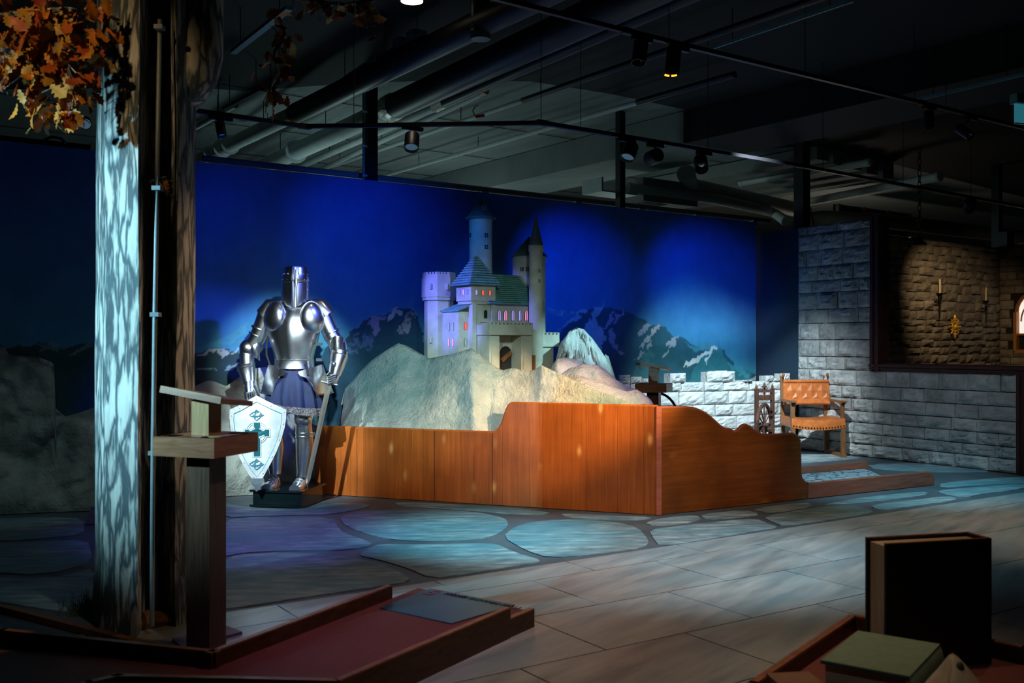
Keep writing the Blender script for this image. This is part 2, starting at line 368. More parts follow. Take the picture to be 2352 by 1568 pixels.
paint([(430,798),(480,785),(520,765),(548,750),(572,737),(600,742),(640,752),(720,770),(800,765),(830,800),(830,BOT),(430,BOT)], far, 0.55, 0.4)
paint([(450,796),(500,780),(545,755),(570,740),(562,765),(530,790),(480,802),(450,805)], (0.07,0.30,0.40), 0.8, 0.4)
paint([(-60,800),(60,795),(110,790),(150,800),(205,790),(240,800),(240,BOT),(-60,BOT)], (0.02,0.075,0.08), 1, 0.8)
paint([(90,797),(120,788),(140,795),(120,802)], ice, 0.35, 1); paint([(150,815),(190,795),(210,790),(205,800),(170,812)], ice, 0.35, 1)
paint([(430,818),(470,804),(500,806),(520,800),(545,806),(560,815),(600,800),(650,790),(700,830),(800,850),(800,BOT),(430,BOT)], dk, 1, 0.6)
paint([(446,818),(470,806),(500,805),(520,802),(505,812),(480,812),(455,822)], sn, 0.75, 0.9)
paint([(500,822),(515,806),(530,805),(522,815)], sn, 0.7, 1); paint([(530,806),(548,802),(556,806),(535,812)], sn, 0.6, 1)
paint([(448,846),(480,846),(500,849),(450,849)], ice, 0.5, 0.6); paint([(500,856),(540,835),(560,832),(530,848)], ice, 0.5, 1.0)
paint([(740,800),(780,790),(815,752),(850,728),(880,722),(890,718),(905,708),(955,710),(965,742),(972,800),(990,840),(990,BOT),(740,BOT)], dk2, 0.95, 0.7)
paint([(845,745),(858,726),(885,725),(880,735),(868,748),(862,765),(850,760)], (0.26,0.22,0.40), 0.8, 1.2)
paint([(888,738),(900,710),(925,712),(915,722),(905,735),(893,745)], sn, 0.8, 1.2)
paint([(915,760),(930,725),(952,712),(960,720),(945,745),(925,768)], (0.30,0.30,0.34), 0.8, 1.3, 0.35)
paint([(785,800),(820,762),(850,768),(862,800),(820,815)], (0.12,0.20,0.42), 0.55, 1.2, 0.42)
paint([(1250,712),(1300,709),(1320,720),(1300,728),(1270,724)], (0.10,0.28,0.38), 0.8, 0.8)
paint([(1253,710),(1280,709),(1268,713)], sn, 0.9, 0.6); paint([(1278,720),(1292,712),(1302,710),(1290,722)], sn, 0.9, 0.7); paint([(1308,721),(1314,715),(1319,718)], sn, 0.8, 0.6)
paint([(1270,800),(1300,745),(1340,715),(1380,702),(1420,710),(1445,720),(1480,735),(1490,745),(1520,745),(1545,770),(1565,775),(1610,800),(1640,810),(1660,800),(1700,850),(1790,880),(1790,BOT),(1270,BOT)], (0.022,0.085,0.12), 0.96, 0.5)
paint([(1570,785),(1600,795),(1625,790),(1645,800),(1600,806)], (0.06,0.24,0.30), 0.8, 0.6)
paint([(1280,765),(1310,735),(1335,712),(1346,708),(1345,716),(1325,735),(1300,752)], ice, 0.9, 0.8)
paint([(1350,742),(1362,712),(1380,702),(1382,710),(1370,730),(1376,750),(1388,775),(1378,800),(1350,785),(1335,760)], ice, 0.9, 1.0)
paint([(1383,755),(1400,725),(1414,713),(1412,722),(1398,745)], (0.36,0.34,0.50), 0.85, 0.8); paint([(1405,745),(1418,718),(1424,722),(1432,710),(1430,720),(1415,742)], (0.36,0.34,0.50), 0.85, 0.7)
paint([(1395,780),(1402,755),(1409,752),(1412,780),(1420,800),(1431,812),(1426,814),(1408,795)], (0.34,0.36,0.44), 0.85, 0.8)
paint([(1462,775),(1480,745),(1496,742),(1492,755),(1478,770)], (0.34,0.34,0.42), 0.8, 1.0); paint([(1498,765),(1500,748),(1518,744),(1516,752)], (0.42,0.38,0.42), 0.85, 0.8)
paint([(1462,802),(1478,780),(1496,765),(1494,775),(1475,798)], (0.34,0.36,0.40), 0.8, 1.0); paint([(1458,827),(1470,812),(1482,804),(1478,815),(1466,826)], (0.34,0.36,0.38), 0.8, 0.8)
paint([(1486,795),(1496,775),(1498,790),(1490,805)], (0.36,0.36,0.36), 0.7, 0.8)
paint([(1528,798),(1540,775),(1552,768),(1560,772),(1548,790),(1530,815),(1522,818),(1538,795)], (0.36,0.36,0.40), 0.85, 1.0)
paint([(1455,880),(1470,830),(1498,800),(1500,850),(1490,880)], (0.05,0.16,0.17), 0.7, 1.5)
paint([(1580,880),(1600,835),(1640,792),(1655,800),(1670,830),(1720,850),(1730,880)], (0.03,0.17,0.20), 0.9, 0.6)
paint([(1572,838),(1600,818),(1620,808),(1641,791),(1642,798),(1632,815),(1624,840),(1618,838),(1628,812),(1605,828),(1580,845)], (0.62,0.62,0.58), 0.95, 0.9)
paint([(1672,835),(1700,840),(1715,850),(1722,872),(1700,862)], (0.05,0.28,0.33), 0.9, 0.7)
paint([(1722,870),(1735,864),(1745,872),(1725,876)], sn, 0.8, 0.6)
# knee-height: earthy undercoat behind the props
nr, nc = S.shape
verts = np.stack([X, Y, Z], -1).reshape(-1, 3)
idx = np.arange(nr*nc).reshape(nr, nc)
faces = np.stack([idx[:-1,:-1], idx[:-1,1:], idx[1:,1:], idx[1:,:-1]], -1).reshape(-1, 4)
me = bpy.data.meshes.new('wall_back'); me.from_pydata(verts.tolist(), [], faces.tolist()); me.update()
at = me.attributes.new('paint', 'FLOAT_COLOR', 'POINT')
at.data.foreach_set('color', np.concatenate([C.reshape(-1, 3), np.ones((nr*nc, 1))], 1).astype(np.float32).ravel())
m, N, L, B = newmat('mural_paint')
a = N.new('ShaderNodeAttribute'); a.attribute_name = 'paint'
co = coords(N, L, (1, 1, 0.7), 0); nz = noise_n(N, L, co, 7, 8)
L.new(mix(N, L, a.outputs['Color'], ramp(N, L, nz, [(0.3, (0.88,0.88,0.88)), (0.7, (1.10,1.10,1.10))]), 1.0, 'MULTIPLY'), B.inputs['Base Color'])
B.inputs['Roughness'].default_value = 0.62; B.inputs['Specular IOR Level'].default_value = 0.25; bump(N, L, B, nz, 0.08, 0.004); me.materials.append(m)
wb = link('wall_back', me); tag(wb, kind='structure')
M_dark_blue = plain('dark_blue_paint', (0.010, 0.030, 0.055), 0.7, scale=2)
MB().box(0, ML, 0.012, 0.09, 0, MH, frame(M0, dm)).build('mural_backing', M_dark_blue, wb)
# ---- right wall: line of the stone wall
W0 = Vector((4.09, 12.25, 0)); WD = Vector((0.5296, -0.8483, 0)); WN = Vector((-0.8483, -0.5296, 0))   # WN faces the room
tcorner = (M1-W0).dot(WD); t1835, _ = hit(1836, W0, WD); t2004, _ = hit(2004, W0, WD); t2340, _ = hit(2340, W0, WD)
MB().box(tcorner-0.05, t1835, 0.0, 0.08, 0, 2.85, frame(W0, WD)).build('wall_return', M_dark_blue).__setitem__('kind', 'structure')
def redj(N, L, co, col):
    f = noise_n(N, L, co, 1.1, 5, 0.7); return mix(N, L, col, (0.30, 0.13, 0.10), ramp(N, L, f, [(0.56, (0,0,0)), (0.70, (0.45,0.45,0.45))]))
M_stone = pm('rough_painted_stone', [(0.3, (0.22, 0.25, 0.25)), (0.55, (0.40, 0.44, 0.44)), (0.75, (0.56, 0.60, 0.60))], scale=5, rough=0.75, bmp=0.9, bs=14, bd=0.03, rnd=0.14, detail=8, extra=redj)
M_stone_w = pm('pale_painted_stone', [(0.3, (0.36, 0.40, 0.41)), (0.7, (0.58, 0.62, 0.63))], scale=5, rough=0.75, bmp=0.8, bs=14, bd=0.03, rnd=0.08, detail=8)
M_mortar = plain('stone_joint', (0.10, 0.085, 0.08), 0.9, scale=8)
M_mortar_w = plain('pale_stone_joint', (0.26, 0.25, 0.24), 0.9, scale=8)
M_dkstone = pm('brown_grey_stone', [(0.3, (0.12, 0.095, 0.065)), (0.55, (0.20, 0.165, 0.12)), (0.75, (0.28, 0.23, 0.17))], scale=5, rough=0.8, bmp=0.7, bs=18, bd=0.02, rnd=0.22, detail=7)
M_dkmortar = plain('dark_stone_joint', (0.012, 0.010, 0.009), 0.9)
def stone_meshes(mat, n, nx, nz, depth, seed, name):
    out = []
    for k in range(n):
        vsx = []; fs = []
        for j in range(nz+1):
            for i in range(nx+1):
                x, z = i/nx, j/nz
                e = min(1, 5*min(x, 1-x), 5*min(z, 1-z))
                d = (0.45+0.55*e)*depth + depth*e*(0.5*mnoise.noise(Vector((x*3+k*7.3, z*2.2+seed, k*3.1)))+0.45*mnoise.noise(Vector((x*8+k*3.3, z*5+seed, k*1.7))))
                ex = 0.02*mnoise.noise(Vector((z*4, k*5.0, seed))) if i in (0, nx) else 0
                ez = 0.045*mnoise.noise(Vector((x*4, k*9.0, seed+4))) if j in (0, nz) else 0
                vsx.append((x+ex, -d, z+ez))
        w = nx+1
        for j in range(nz):
            for i in range(nx): fs.append((j*w+i, j*w+i+1, (j+1)*w+i+1, (j+1)*w+i))
        per = [i for i in range(w)]+[j*w+nx for j in range(1, nz+1)]+[nz*w+i for i in range(nx-1, -1, -1)]+[j*w for j in range(nz-1, 0, -1)]
        b = len(vsx); vsx += [(vsx[i][0], 0.0, vsx[i][2]) for i in per]
        for q in range(len(per)): q2 = (q+1) % len(per); fs.append((per[q2], per[q], b+q, b+q2))
        me = bpy.data.meshes.new(name); me.from_pydata(vsx, [], fs); me.materials.append(mat); me.update(); out.append(me)
    return out
SM = stone_meshes(M_stone, 9, 10, 6, 0.042, 1.0, 'stone_block'); SMW = stone_meshes(M_stone_w, 8, 10, 6, 0.036, 2.0, 'stone_block'); SMD = stone_meshes(M_dkstone, 9, 4, 3, 0.030, 3.0, 'stone_block')
def lay(parent, meshes, o, x, t0, t1, z0, z1, rh, wr, gap=0.010, rnd=None, zfun=None, skip=None):
    rr = rnd or R; ang = math.atan2(x[1], x[0]); z = z0
    while z < z1-0.02:
        h = min(rr.uniform(*rh), z1-z)
        if z1-z-h < rh[0]*0.6: h = z1-z
        t = t0-rr.uniform(0, 0.0)
        first = True
        while t < t1-0.01:
            w = rr.uniform(*wr)*(rr.uniform(0.45, 1) if first else 1); first = False
            if t1-t-w < wr[0]*0.7: w = t1-t
            if not (skip and skip(t+w/2, z+h/2)):
                p = o+x*t
                ob = link('stone_block', rr.choice(meshes), parent)
                off = org(parent)
                zz = zfun(t+w/2) if zfun else 0
                ob.location = (p.x+x[0]*gap/2-off.x, p.y+x[1]*gap/2-off.y, z+gap/2+zz-off.z)
                ob.rotation_euler = (0, 0, ang); ob.scale = (w-gap, 1.0+rr.uniform(-0.25, 0.35), h-gap)
            t += w
        z += h
wr = empty('wall_right', W0, kind='structure')
MB().box(t1835, t2340, 0.0, 0.10, 0, 1.035, frame(W0, WD)).build('wall_core', M_mortar, wr)
MB().box(t1835, t2004, 0.0, 0.10, 1.0, 2.85, frame(W0, WD)).build('wall_core', M_mortar, wr)
lay(wr, SM, W0, WD, t1835, t2340, 0.0, 1.035, (0.125, 0.16), (0.24, 0.44))
lay(wr, SM, W0, WD, t1835, t2004, 1.035, 2.85, (0.15, 0.22), (0.22, 0.46))
# timber frame of the opening
tf = empty('trim_1', W0+WD*t2004, kind='structure')
fw = frame(W0, WD)
def moulding(name, t0, t1, z0, z1, vert):
    b = MB().box(t0, t1, -0.05, 0.10, z0, z1, fw)
    if vert:
        b.box(t0+0.03, t0+0.05, -0.065, -0.05, z0, z1, fw).box(t1-0.06, t1-0.02, -0.075, -0.05, z0, z1, fw)
    else:
        b.box(t0, t1, -0.075, -0.05, z1-0.045, z1-0.015, fw).box(t0, t1, -0.062, -0.05, z0+0.02, z0+0.035, fw)
    b.build(name, M_timber, tf)
t2026, _ = hit(2026, W0, WD)
moulding('frame_upright', t2004, t2026+0.02, 1.035, 2.87, True)
moulding('frame_sill', t2004, t2340+0.3, 1.035, 1.125, False)
moulding('frame_upright', t2340, t2340+0.16, 0.0, 1.035, True)
# low wall with broken battlements in front of the mural
A0 = Vector((0.9, 11.72, 0)); A1 = Vector((3.66, 12.85, 0)); AL = (A1-A0).length; AD = (A1-A0)/AL
wl = empty('wall_low', A0, kind='structure')
MB().box(0, AL, 0.0, 0.14, 0, 0.875, frame(A0, AD)).build('wall_core', M_mortar_w, wl)
lay(wl, SMW, A0, AD, 0, AL, 0.0, 0.885, (0.13, 0.17), (0.24, 0.42), gap=0.012)
for pxs, pye in (((1420,1446),861), ((1447,1472),865), ((1472,1487),869), ((1537,1573),857), ((1622,1686),853), ((1640,1668),851), ((1702,1726),872), ((1757,1774),862), ((1774,1790),868), ((1792,1812),857)):
    ta, pa = hit(pxs[0], A0, AD); tb, pb = hit(pxs[1], A0, AD); d = (pa.y+pb.y)/2
    zt = CH+(HY-pye)/F*d
    ob = link('stone_block', R.choice(SMW), wl); p = A0+AD*ta-A0
    ob.location = (p.x, p.y, 0.878); ob.rotation_euler = (0, 0, math.atan2(AD.y, AD.x)); ob.scale = (tb-ta-0.004, 1.6, max(0.02, zt-0.878))
    b2 = MB().box(ta, tb-0.004, 0.0, 0.12, 0.876, max(0.89, zt)-0.006, frame(A0, AD)); b2.build('merlon_core', M_stone_w, wl)
# ---- dark stone room behind the opening
D0 = Vector((4.7, 13.38, 0)); D1 = Vector((7.62, 15.56, 0)); DL = (D1-D0).length; DD = (D1-D0)/DL
wd = empty('wall_far', D0, kind='structure')
MB().box(0, DL, 0.0, 0.1, 0, 2.85, frame(D0, DD)).build('wall_core', M_dkmortar, wd)
lay(wd, SMD, D0, DD, 0.1, DL, 0.95, 2.85, (0.085, 0.15), (0.16, 0.42), gap=0.008, zfun=lambda t_: 0.012*math.sin(t_*9))
E0 = D1.copy(); ED = Vector((0.587, -0.81, 0)); we = empty('wall_far_right', E0, kind='structure')
te0, _ = hit(2334, E0, ED); te1 = te0+0.62
zw0 = CH+(HY-806)/F*15.2; zw1 = CH+(HY-700)/F*15.2; rw = (te1-te0)/2; tc = (te0+te1)/2
fe = frame(E0, ED)
pc = MB()
pc.box(0, te0, 0, 0.1, 0, 2.85, fe).box(te1, te1+0.6, 0, 0.1, 0, 2.85, fe).box(te0, te1, 0, 0.1, 0, zw0, fe)
arc = [(tc+rw*math.cos(a_), zw1-rw*0.35+rw*math.sin(a_)) for a_ in np.linspace(0, pi, 13)]
for (xa, za), (xb, zb) in zip(arc[:-1], arc[1:]):
    pc.add([fe @ Vector(q) for q in ((xa,0,za),(xb,0,zb),(xb,0,2.85),(xa,0,2.85))], [(0,1,2,3)])
pc.build('wall_core', M_dkmortar, we)
lay(we, SMD, E0, ED, 0.0, te1+0.6, 0.95, 2.85, (0.085, 0.15), (0.14, 0.3), gap=0.008, skip=lambda t_, z_: te0-0.12 < t_ < te1+0.12 and zw0-0.03 < z_ < zw1+rw*0.75)
w1 = empty('window_1', fe @ Vector((tc, 0, zw0)), kind='structure')
M_winframe = plain('amber_window_frame', (0.42, 0.16, 0.03), 0.5); M_glow = emit('daylit_pane', (1.0, 0.98, 0.92), 0.75)
fr = MB(); fr.box(te0-0.03, te0+0.02, -0.03, 0.08, zw0, zw1-rw*0.35, fe).box(te1-0.02, te1+0.03, -0.03, 0.08, zw0, zw1-rw*0.35, fe).box(te0, te1, -0.03, 0.08, zw0-0.03, zw0+0.02, fe).box(te0, te1, 0.0, 0.05, zw0+0.24, zw0+0.27, fe)
fr.tube([fe @ Vector((x_, 0.02, z_)) for x_, z_ in arc], 0.03, 6)
fr.tube([fe @ Vector((tc+(x_-tc)*0.8, 0.03, z_-0.14)) for x_, z_ in arc], 0.012, 6)
fr.build('window_frame', M_winframe, w1)
MB().prism([(te0, zw0+0.27), (te1, zw0+0.27)]+arc, -0.065, -0.06, fe @ Matrix.Rotation(pi/2, 4, 'X')).build('pane', M_glow, w1)
MB().box(te0, te1, 0.055, 0.06, zw0, zw0+0.24, fe).build('pane', M_blackmatte, w1)
# ---- ceiling: sprayed black over the course, pale concrete beyond
ZC = 4.18
bnd = [PZ(x, y, ZC) for x, y in ((-900,215),(440,200),(560,209),(740,196),(860,190),(1000,184),(1220,187),(1400,215),(1575,252),(1580,330),(1700,345),(1840,336),(2010,366),(2150,402),(2420,470),(2900,500))]
poly = [(p.x, p.y) for p in bnd]
ceil = empty('ceiling', (0, 6, ZC), kind='structure')
b = MB(); 
for (xa, ya), (xb, yb) in zip(poly[:-1], poly[1:]): b.add([(xa,ya,ZC),(xb,yb,ZC),(xb,-3,ZC),(xa,-3,ZC)], [(0,1,2,3)])
b.build('black_ceiling_field', M_ceil_black, ceil)
MB().box(-14, 20, -4, 30, ZC+0.01, ZC+0.1).build('pale_ceiling_slab', M_ceil_pale, ceil)
# concrete ribs run across the pale slab
for k in (0, 3, 6, 8):
    p = PZ(900, 300, ZC)+U*0+V*(k*0.62-1.0); f_ = frame((p.x, p.y, ZC), U)
    MB().box(-6, 9, 0, 0.012, -0.006, 0.0, f_).build('slab_joint', M_blackmatte, ceil)
# downstand beam, pale at the back and black at the front
bz = 3.785; q0 = PZ(1381, 372, bz); bf = frame((q0.x, q0.y, 0), V)
bd_ = empty('trim_2', q0, kind='structure'); tb_, _ = hit(1570, q0, V)
MB().box(tb_, 8, -1.09, 0, bz, ZC, bf).build('beam', M_ceil_pale, bd_)
MB().box(-9, tb_, -1.09, 0, bz, ZC, bf).build('beam_black_end', M_ceil_black, bd_)
# far and side walls of the hall
M_hall = pm('hall_wall', [(0.3, (0.20, 0.19, 0.17)), (0.7, (0.30, 0.28, 0.25))], scale=1.5, rough=0.8)
fb = frame((0, 0, 0), U)
MB().box(-12, 16, 17.5, 17.6, 0, ZC, fb).build('wall_hall', M_hall).__setitem__('kind', 'structure')
lw = M0-dm*3.2
MB().box(0, 3.2, 0, 0.08, 0, MH, frame(lw, dm)).build('wall_left', M_dark_blue).__setitem__('kind', 'structure')
# ================================================================ CEILING SERVICES
# black steel posts behind the mural
def post(px, w, ptop, pbot, d, label, cat='post'):
    c = P(px, pbot, d); top = min(ZC, P(px, ptop, d).z) if ptop else ZC
    e = empty('steel_post', (c.x, c.y, 0), UANG, label, cat)
    h = w/F*d/2
    MB().box(-h, h, -h, h, 0, ZC if not ptop else top).build('column', M_black, e, world=False)
    MB().box(-h-0.02, h+0.02, -h-0.02, h+0.02, 0, 0.02).build('base_plate', M_black, e, world=False)
    return e
def muraly(px): return hit(px, M0, dm)[1].y
pe = post(850, 26, None, 412, muraly(850)+0.16, 'black steel post rising left of the castle behind the mural')
dd = muraly(850)+0.16; hw = 13/F*dd
b = MB()
b.tube([(-hw-0.03, -0.03, 2.4), (-hw-0.03, -0.03, 3.3), (-hw-0.02, -0.03, ZC)], 0.012, 8); b.build('cable_conduit', plain('teal_cable', (0.10, 0.28, 0.34), 0.5), pe, world=False)
for z in (3.05, 3.35, 3.7): MB().box(-hw-0.05, -hw+0.02, -0.05, -0.03, z, z+0.02).build('cable_clip', M_white_pipe, pe, world=False)
post(1425, 16, None, 474, muraly(1425)+0.14, 'slim black steel post right of the castle behind the mural')
_, pw_ = hit(1842, W0, WD)
post(1842, 26, None, 520, pw_.y+0.28, 'thick black steel post above the corner of the stone wall')
post(2290, 17, None, 560, 15.75, 'black steel post above the dark stone room')
# pipes (each runs front to back; the part over the course is sprayed black)
def pipe(name, a, b, z, dpx, label, blk=None, band=None, foil=None, ext=6.0, clamps=(), back=3.0):
    pa = PZ(a[0], a[1], z); pb = PZ(b[0], b[1], z); dr = (pb-pa).normalized()   # a = far end, b = near end
    rm = dpx/F*((pa.y+pb.y)/2)/2
    e = empty(name, pa, 0, label, 'pipe')
    start = pa-dr*back
    if blk:
        tk = (PZ(blk[0], blk[1], z)-pa).dot(dr)
        MB().tube([start, pa+dr*tk], rm*0.82, 16).build('pale_section', M_white_pipe, e, True)
        MB().tube([pa+dr*tk, pb+dr*ext], rm, 16).build('black_section', M_black_pipe, e, True)
        if band: MB().tube([pa+dr*(tk-0.10), pa+dr*(tk+0.01)], rm*1.01, 16).build('brown_band', M_brown, e, True)
        if foil: MB().tube([pa+dr*(tk+x) for x in (-0.20,-0.17,-0.12,-0.05,0.0,0.06)], [rm*k for k in (0.8,1.02,1.1,1.04,1.12,1.02)], 16).build('foil_wrap', M_foil, e, True)
    else:
        MB().tube([start, pb], rm, 12).build('pale_section', M_white_pipe, e, True)
    for k in clamps:
        c = pa+dr*k; Mx = frame(c, dr.cross(Vector((0,0,1))), dr)
        MB().lathe([(rm*0.84, -0.018), (rm*1.12, -0.018), (rm*1.12, 0.018), (rm*0.84, 0.018)], (0,0,0), 16, Mx).build('pipe_clamp', M_white_pipe, e)
    for k in (0.6, 2.2):
        c = pa+dr*k; MB().tube([c, (c.x, c.y, ZC)], 0.005, 6).build('hanger_rod', M_iron, e)
    return e
pipe('ceiling_pipe', (468,362), (1071,70), 3.86, 46, 'thick ceiling pipe, pale behind and black in front, leftmost over the knight', blk=(690,257), band=True, clamps=(0.35, 0.75, 1.05))
pipe('ceiling_pipe', (610,380), (1260,82), 3.84, 56, 'thickest ceiling pipe with a crumpled foil wrap, above the castle tower', blk=(905,245), foil=True, clamps=(1.2,))
pipe('ceiling_pipe', (720,368), (1220,150), 3.94, 22, 'medium ceiling pipe with a short foil joint beside the thickest pipe', blk=(1010,238), foil=True)
pipe('ceiling_pipe', (749,384), (1105,215), 3.97, 13, 'thin pale ceiling pipe ending in an orange band', back=2)
pipe('ceiling_pipe', (917,393), (1465,235), 4.02, 12, 'long thin pale pipe running below the big concrete beam edge', back=2, blk=(1464,235), ext=1.4)
pipe('ceiling_pipe', (1000,300), (1457,142), 4.0, 13, 'thin pipe with a red valve, black in its front half', blk=(1200,224), band=True)
pipe('ceiling_pipe', (460,285), (540,240), 3.95, 16, 'short pale pipe end showing beside the tree trunk', back=1)
# orange cap of the thin pipe
o = PZ(1105, 215, 3.97); MB().tube([o, o+(PZ(1075,229,3.97)-o).normalized()*-0.12], 0.034, 12).build('pipe_end_cap', plain('orange_primer', (0.45, 0.18, 0.05), 0.5)); tag(bpy.data.objects['pipe_end_cap'], 'orange end cap on the thin pale ceiling pipe', 'pipe cap')
# sprinkler valve
v = PZ(1092, 268, 3.9); e = empty('sprinkler_valve', v, 0, 'small red valve with brass hook hanging above the lighting track', 'valve')
MB().tube([v, v+Vector((0.10,0.02,0.02))], 0.018, 10).build('body', plain('red_valve', (0.5, 0.02, 0.03), 0.4), e, True)
MB().tube([v+Vector((-0.01,0,0.01)), v+Vector((-0.03,0,0.07)), v+Vector((0.0,0,0.12)), v+Vector((0.04,0,0.13))], 0.008, 8).build('hook', plain('brass', (0.6,0.35,0.1), 0.3, 1), e, True)
# tube along the top of the mural with white clips
e = empty('mural_rail', M0+dm*4+Vector((0,0,3.1)), 0, 'long pale tube on white clips along the top of the mural', 'rail')
ro = Vector((V.x, V.y, 0))*0.35
MB().tube([M0+dm*3.2+ro+Vector((0,0,3.10)), M1+dm*0.7+ro+Vector((0,0,3.10))], 0.032, 10).build('tube', plain('pinkish_tube', (0.34, 0.28, 0.26), 0.6), e, True)
for px in (1110, 1325, 1470, 1600, 1730):
    t_, q = hit(px, M0+ro, dm); MB().box(-0.05, 0.05, -0.04, 0.04, 3.0, 3.075, frame((q.x,q.y,0), dm)).build('clip', plain('white_clip', (0.55,0.55,0.52), 0.5), e)
# right-hand ducts, each a bent tube
def duct(pts, rpx, label, mat=None):
    ps = [PZ(x, y, z) for x, y, z in pts]; r = rpx/F*ps[0].y
    e = empty('ventilation_duct', ps[0], 0, label, 'duct'); sm = []
    for i, p in enumerate(ps):
        if 0 < i < len(ps)-1: sm += [ps[i-1].lerp(p, 0.8), p.lerp(ps[i-1], 0.06).lerp(p.lerp(ps[i+1], 0.06), 0.5), p.lerp(ps[i+1], 0.2)]
        else: sm.append(p)
    MB().tube(sm, r, 16).build('duct_tube', mat or M_white_pipe, e, True)
    for i in (0, len(sm)-1):
        q = sm[i]; q2 = sm[1] if i == 0 else sm[-2]; dr = (q2-q).normalized()
        MB().tube([q+dr*0.02, q+dr*0.07], r*1.08, 16).build('collar', mat or M_white_pipe, e, True)
duct([(1575,395,3.75),(1585,428,3.6),(1660,444,3.6),(1850,486,3.6)], 20, 'fat pale duct with an elbow above the right end of the mural')
duct([(1440,432,3.45),(1640,456,3.45),(1775,487,3.45),(1806,508,3.25)], 13, 'slimmer pale duct bending down below the fat elbow duct')
duct([(1852,508,3.3),(1885,500,3.35),(2010,505,3.3),(2350,545,3.2)], 17, 'brownish duct running above the top of the stone wall', plain('dusty_duct', (0.22,0.18,0.15), 0.7))
duct([(1850,465,3.8),(2160,405,3.8)], 9, 'thin bluish pipe right of the thick corner post')
duct([(1700,420,3.95),(1850,395,3.95),(2000,372,3.95)], 8, 'thin pipe high above the right end of the mural')
# stepped beams and louvres above the stone room
e = empty('louvre_vent', PZ(1990, 480, 3.6), 0, 'long dark louvred vent above the stone wall', 'vent')
fo = PZ(1925, 478, 3.7); ff = frame((fo.x, fo.y, 0), U)
MB().box(0, 2.2, 0.05, 0.1, 3.32, 3.78, ff).build('backing', M_blackmatte, e)
for k in range(11): MB().box(0.02, 2.18, 0.0, 0.05, 3.34+k*0.04, 3.352+k*0.04, ff).build('slat', plain('louvre_grey', (0.06,0.06,0.055), 0.6) if k == 0 else bpy.data.materials['louvre_grey'], e)
for k in (0.0, 0.72, 1.45, 2.16): MB().box(k, k+0.05, -0.02, 0.05, 3.32, 3.78, ff).build('mullion', M_hall, e)
for k in range(5):
    a_ = PZ(1850+k*38, 348+k*11, 4.12-k*0.02); f_ = frame((a_.x, a_.y, 0), V)
    bb = MB().box(-0.2, 4.0, -0.28, 0, 3.98-k*0.02, 4.17, f_).build('ceiling_rib', M_ceil_pale); tag(bb, ['first','second','third','fourth','fifth'][k]+' pale concrete ceiling rib right of the thick corner post', 'beam', 'stepped ceiling ribs')
for k, (y0_, z_) in enumerate(((520, 3.55), (548, 3.3))):
    a_ = PZ(2010, y0_, z_); f_ = frame((a_.x, a_.y, 0), U)
    bb = MB().box(0, 5, 0, 0.3, z_-0.0, z_+0.28, f_).build('cross_beam', M_hall); tag(bb, ['upper', 'lower'][k]+' grey cross beam seen over the dark stone room', 'beam')
e = empty('cable_tray', PZ(1360, 470, 3.1), 0, 'pale ventilation unit box hanging behind the slim post', 'ventilation unit')
a_ = PZ(1478, 452, 3.35); f_ = frame((a_.x, a_.y, 0), U)
MB().box(0, 1.05, 0, 0.5, 3.30, 3.62, f_).build('box', M_hall, e); MB().box(-0.75, -0.1, 0, 0.4, 3.36, 3.38, f_).build('shelf_plate', M_white_pipe, e); MB().box(-0.75, -0.72, 0, 0.4, 3.38, 3.55, f_).build('side_plate', M_white_pipe, e)
for k in range(7): MB().box(0.02+k*0.06, 0.05+k*0.06, -0.05, 0.4, 3.27, 3.28, f_).build('grille_bar', M_blackmatte, e)
# blue-grey flat strips and rods near the tree
def strip(a, b, z, w, name, label, cat, mat):
    pa, pb = PZ(a[0], a[1], z), PZ(b[0], b[1], z); f_ = frame(pa, pb-pa); l = (pb-pa).length
    e = empty(name, pa, 0, label, cat); MB().box(0, l, -w/2, w/2, -0.015, 0.015, f_).build('profile', mat, e)
    for k in (0.15, 0.85): c = pa.lerp(pb, k); MB().tube([c, (c.x, c.y, ZC)], 0.004, 6).build('hanger_wire', M_iron, e)
M_slate = plain('slate_blue_metal', (0.10, 0.22, 0.27), 0.5)
strip((535,120), (664,18), 3.85, 0.055, 'ceiling_strip', 'slanting blue-grey metal strip right of the dark bough', 'strip', M_slate)
strip((515,250), (602,205), 3.85, 0.05, 'ceiling_rod', 'short black rod with brown end above the track corner', 'rod', M_black)
strip((585,322), (842,148), 3.95, 0.05, 'cable_channel', 'blue-grey cable channel lying along the leftmost thick pipe', 'channel', M_slate)
strip((870,132), (975,78), 3.98, 0.05, 'cable_channel', 'short cable channel with junction boxes near the round lamp', 'channel', M_slate)
for k, (x, y) in enumerate(((925,105),(957,88))):
    c = PZ(x, y, 4.0); bb = MB().box(-0.07, 0.07, -0.06, 0.06, -0.03, 0.06, frame(c, U)).build('junction_box', M_slate); tag(bb, ['lower', 'upper'][k]+' blue-grey junction box on the channel near the round lamp', 'box')
strip((1640,108), (1960,0), 3.9, 0.02, 'ceiling_strip', 'long faint teal-edged strip across the black ceiling', 'strip', M_slate)
strip((2110,228), (2352,170), 3.7, 0.02, 'ceiling_strip', 'faint strip above the exit sign at right', 'strip', M_slate)
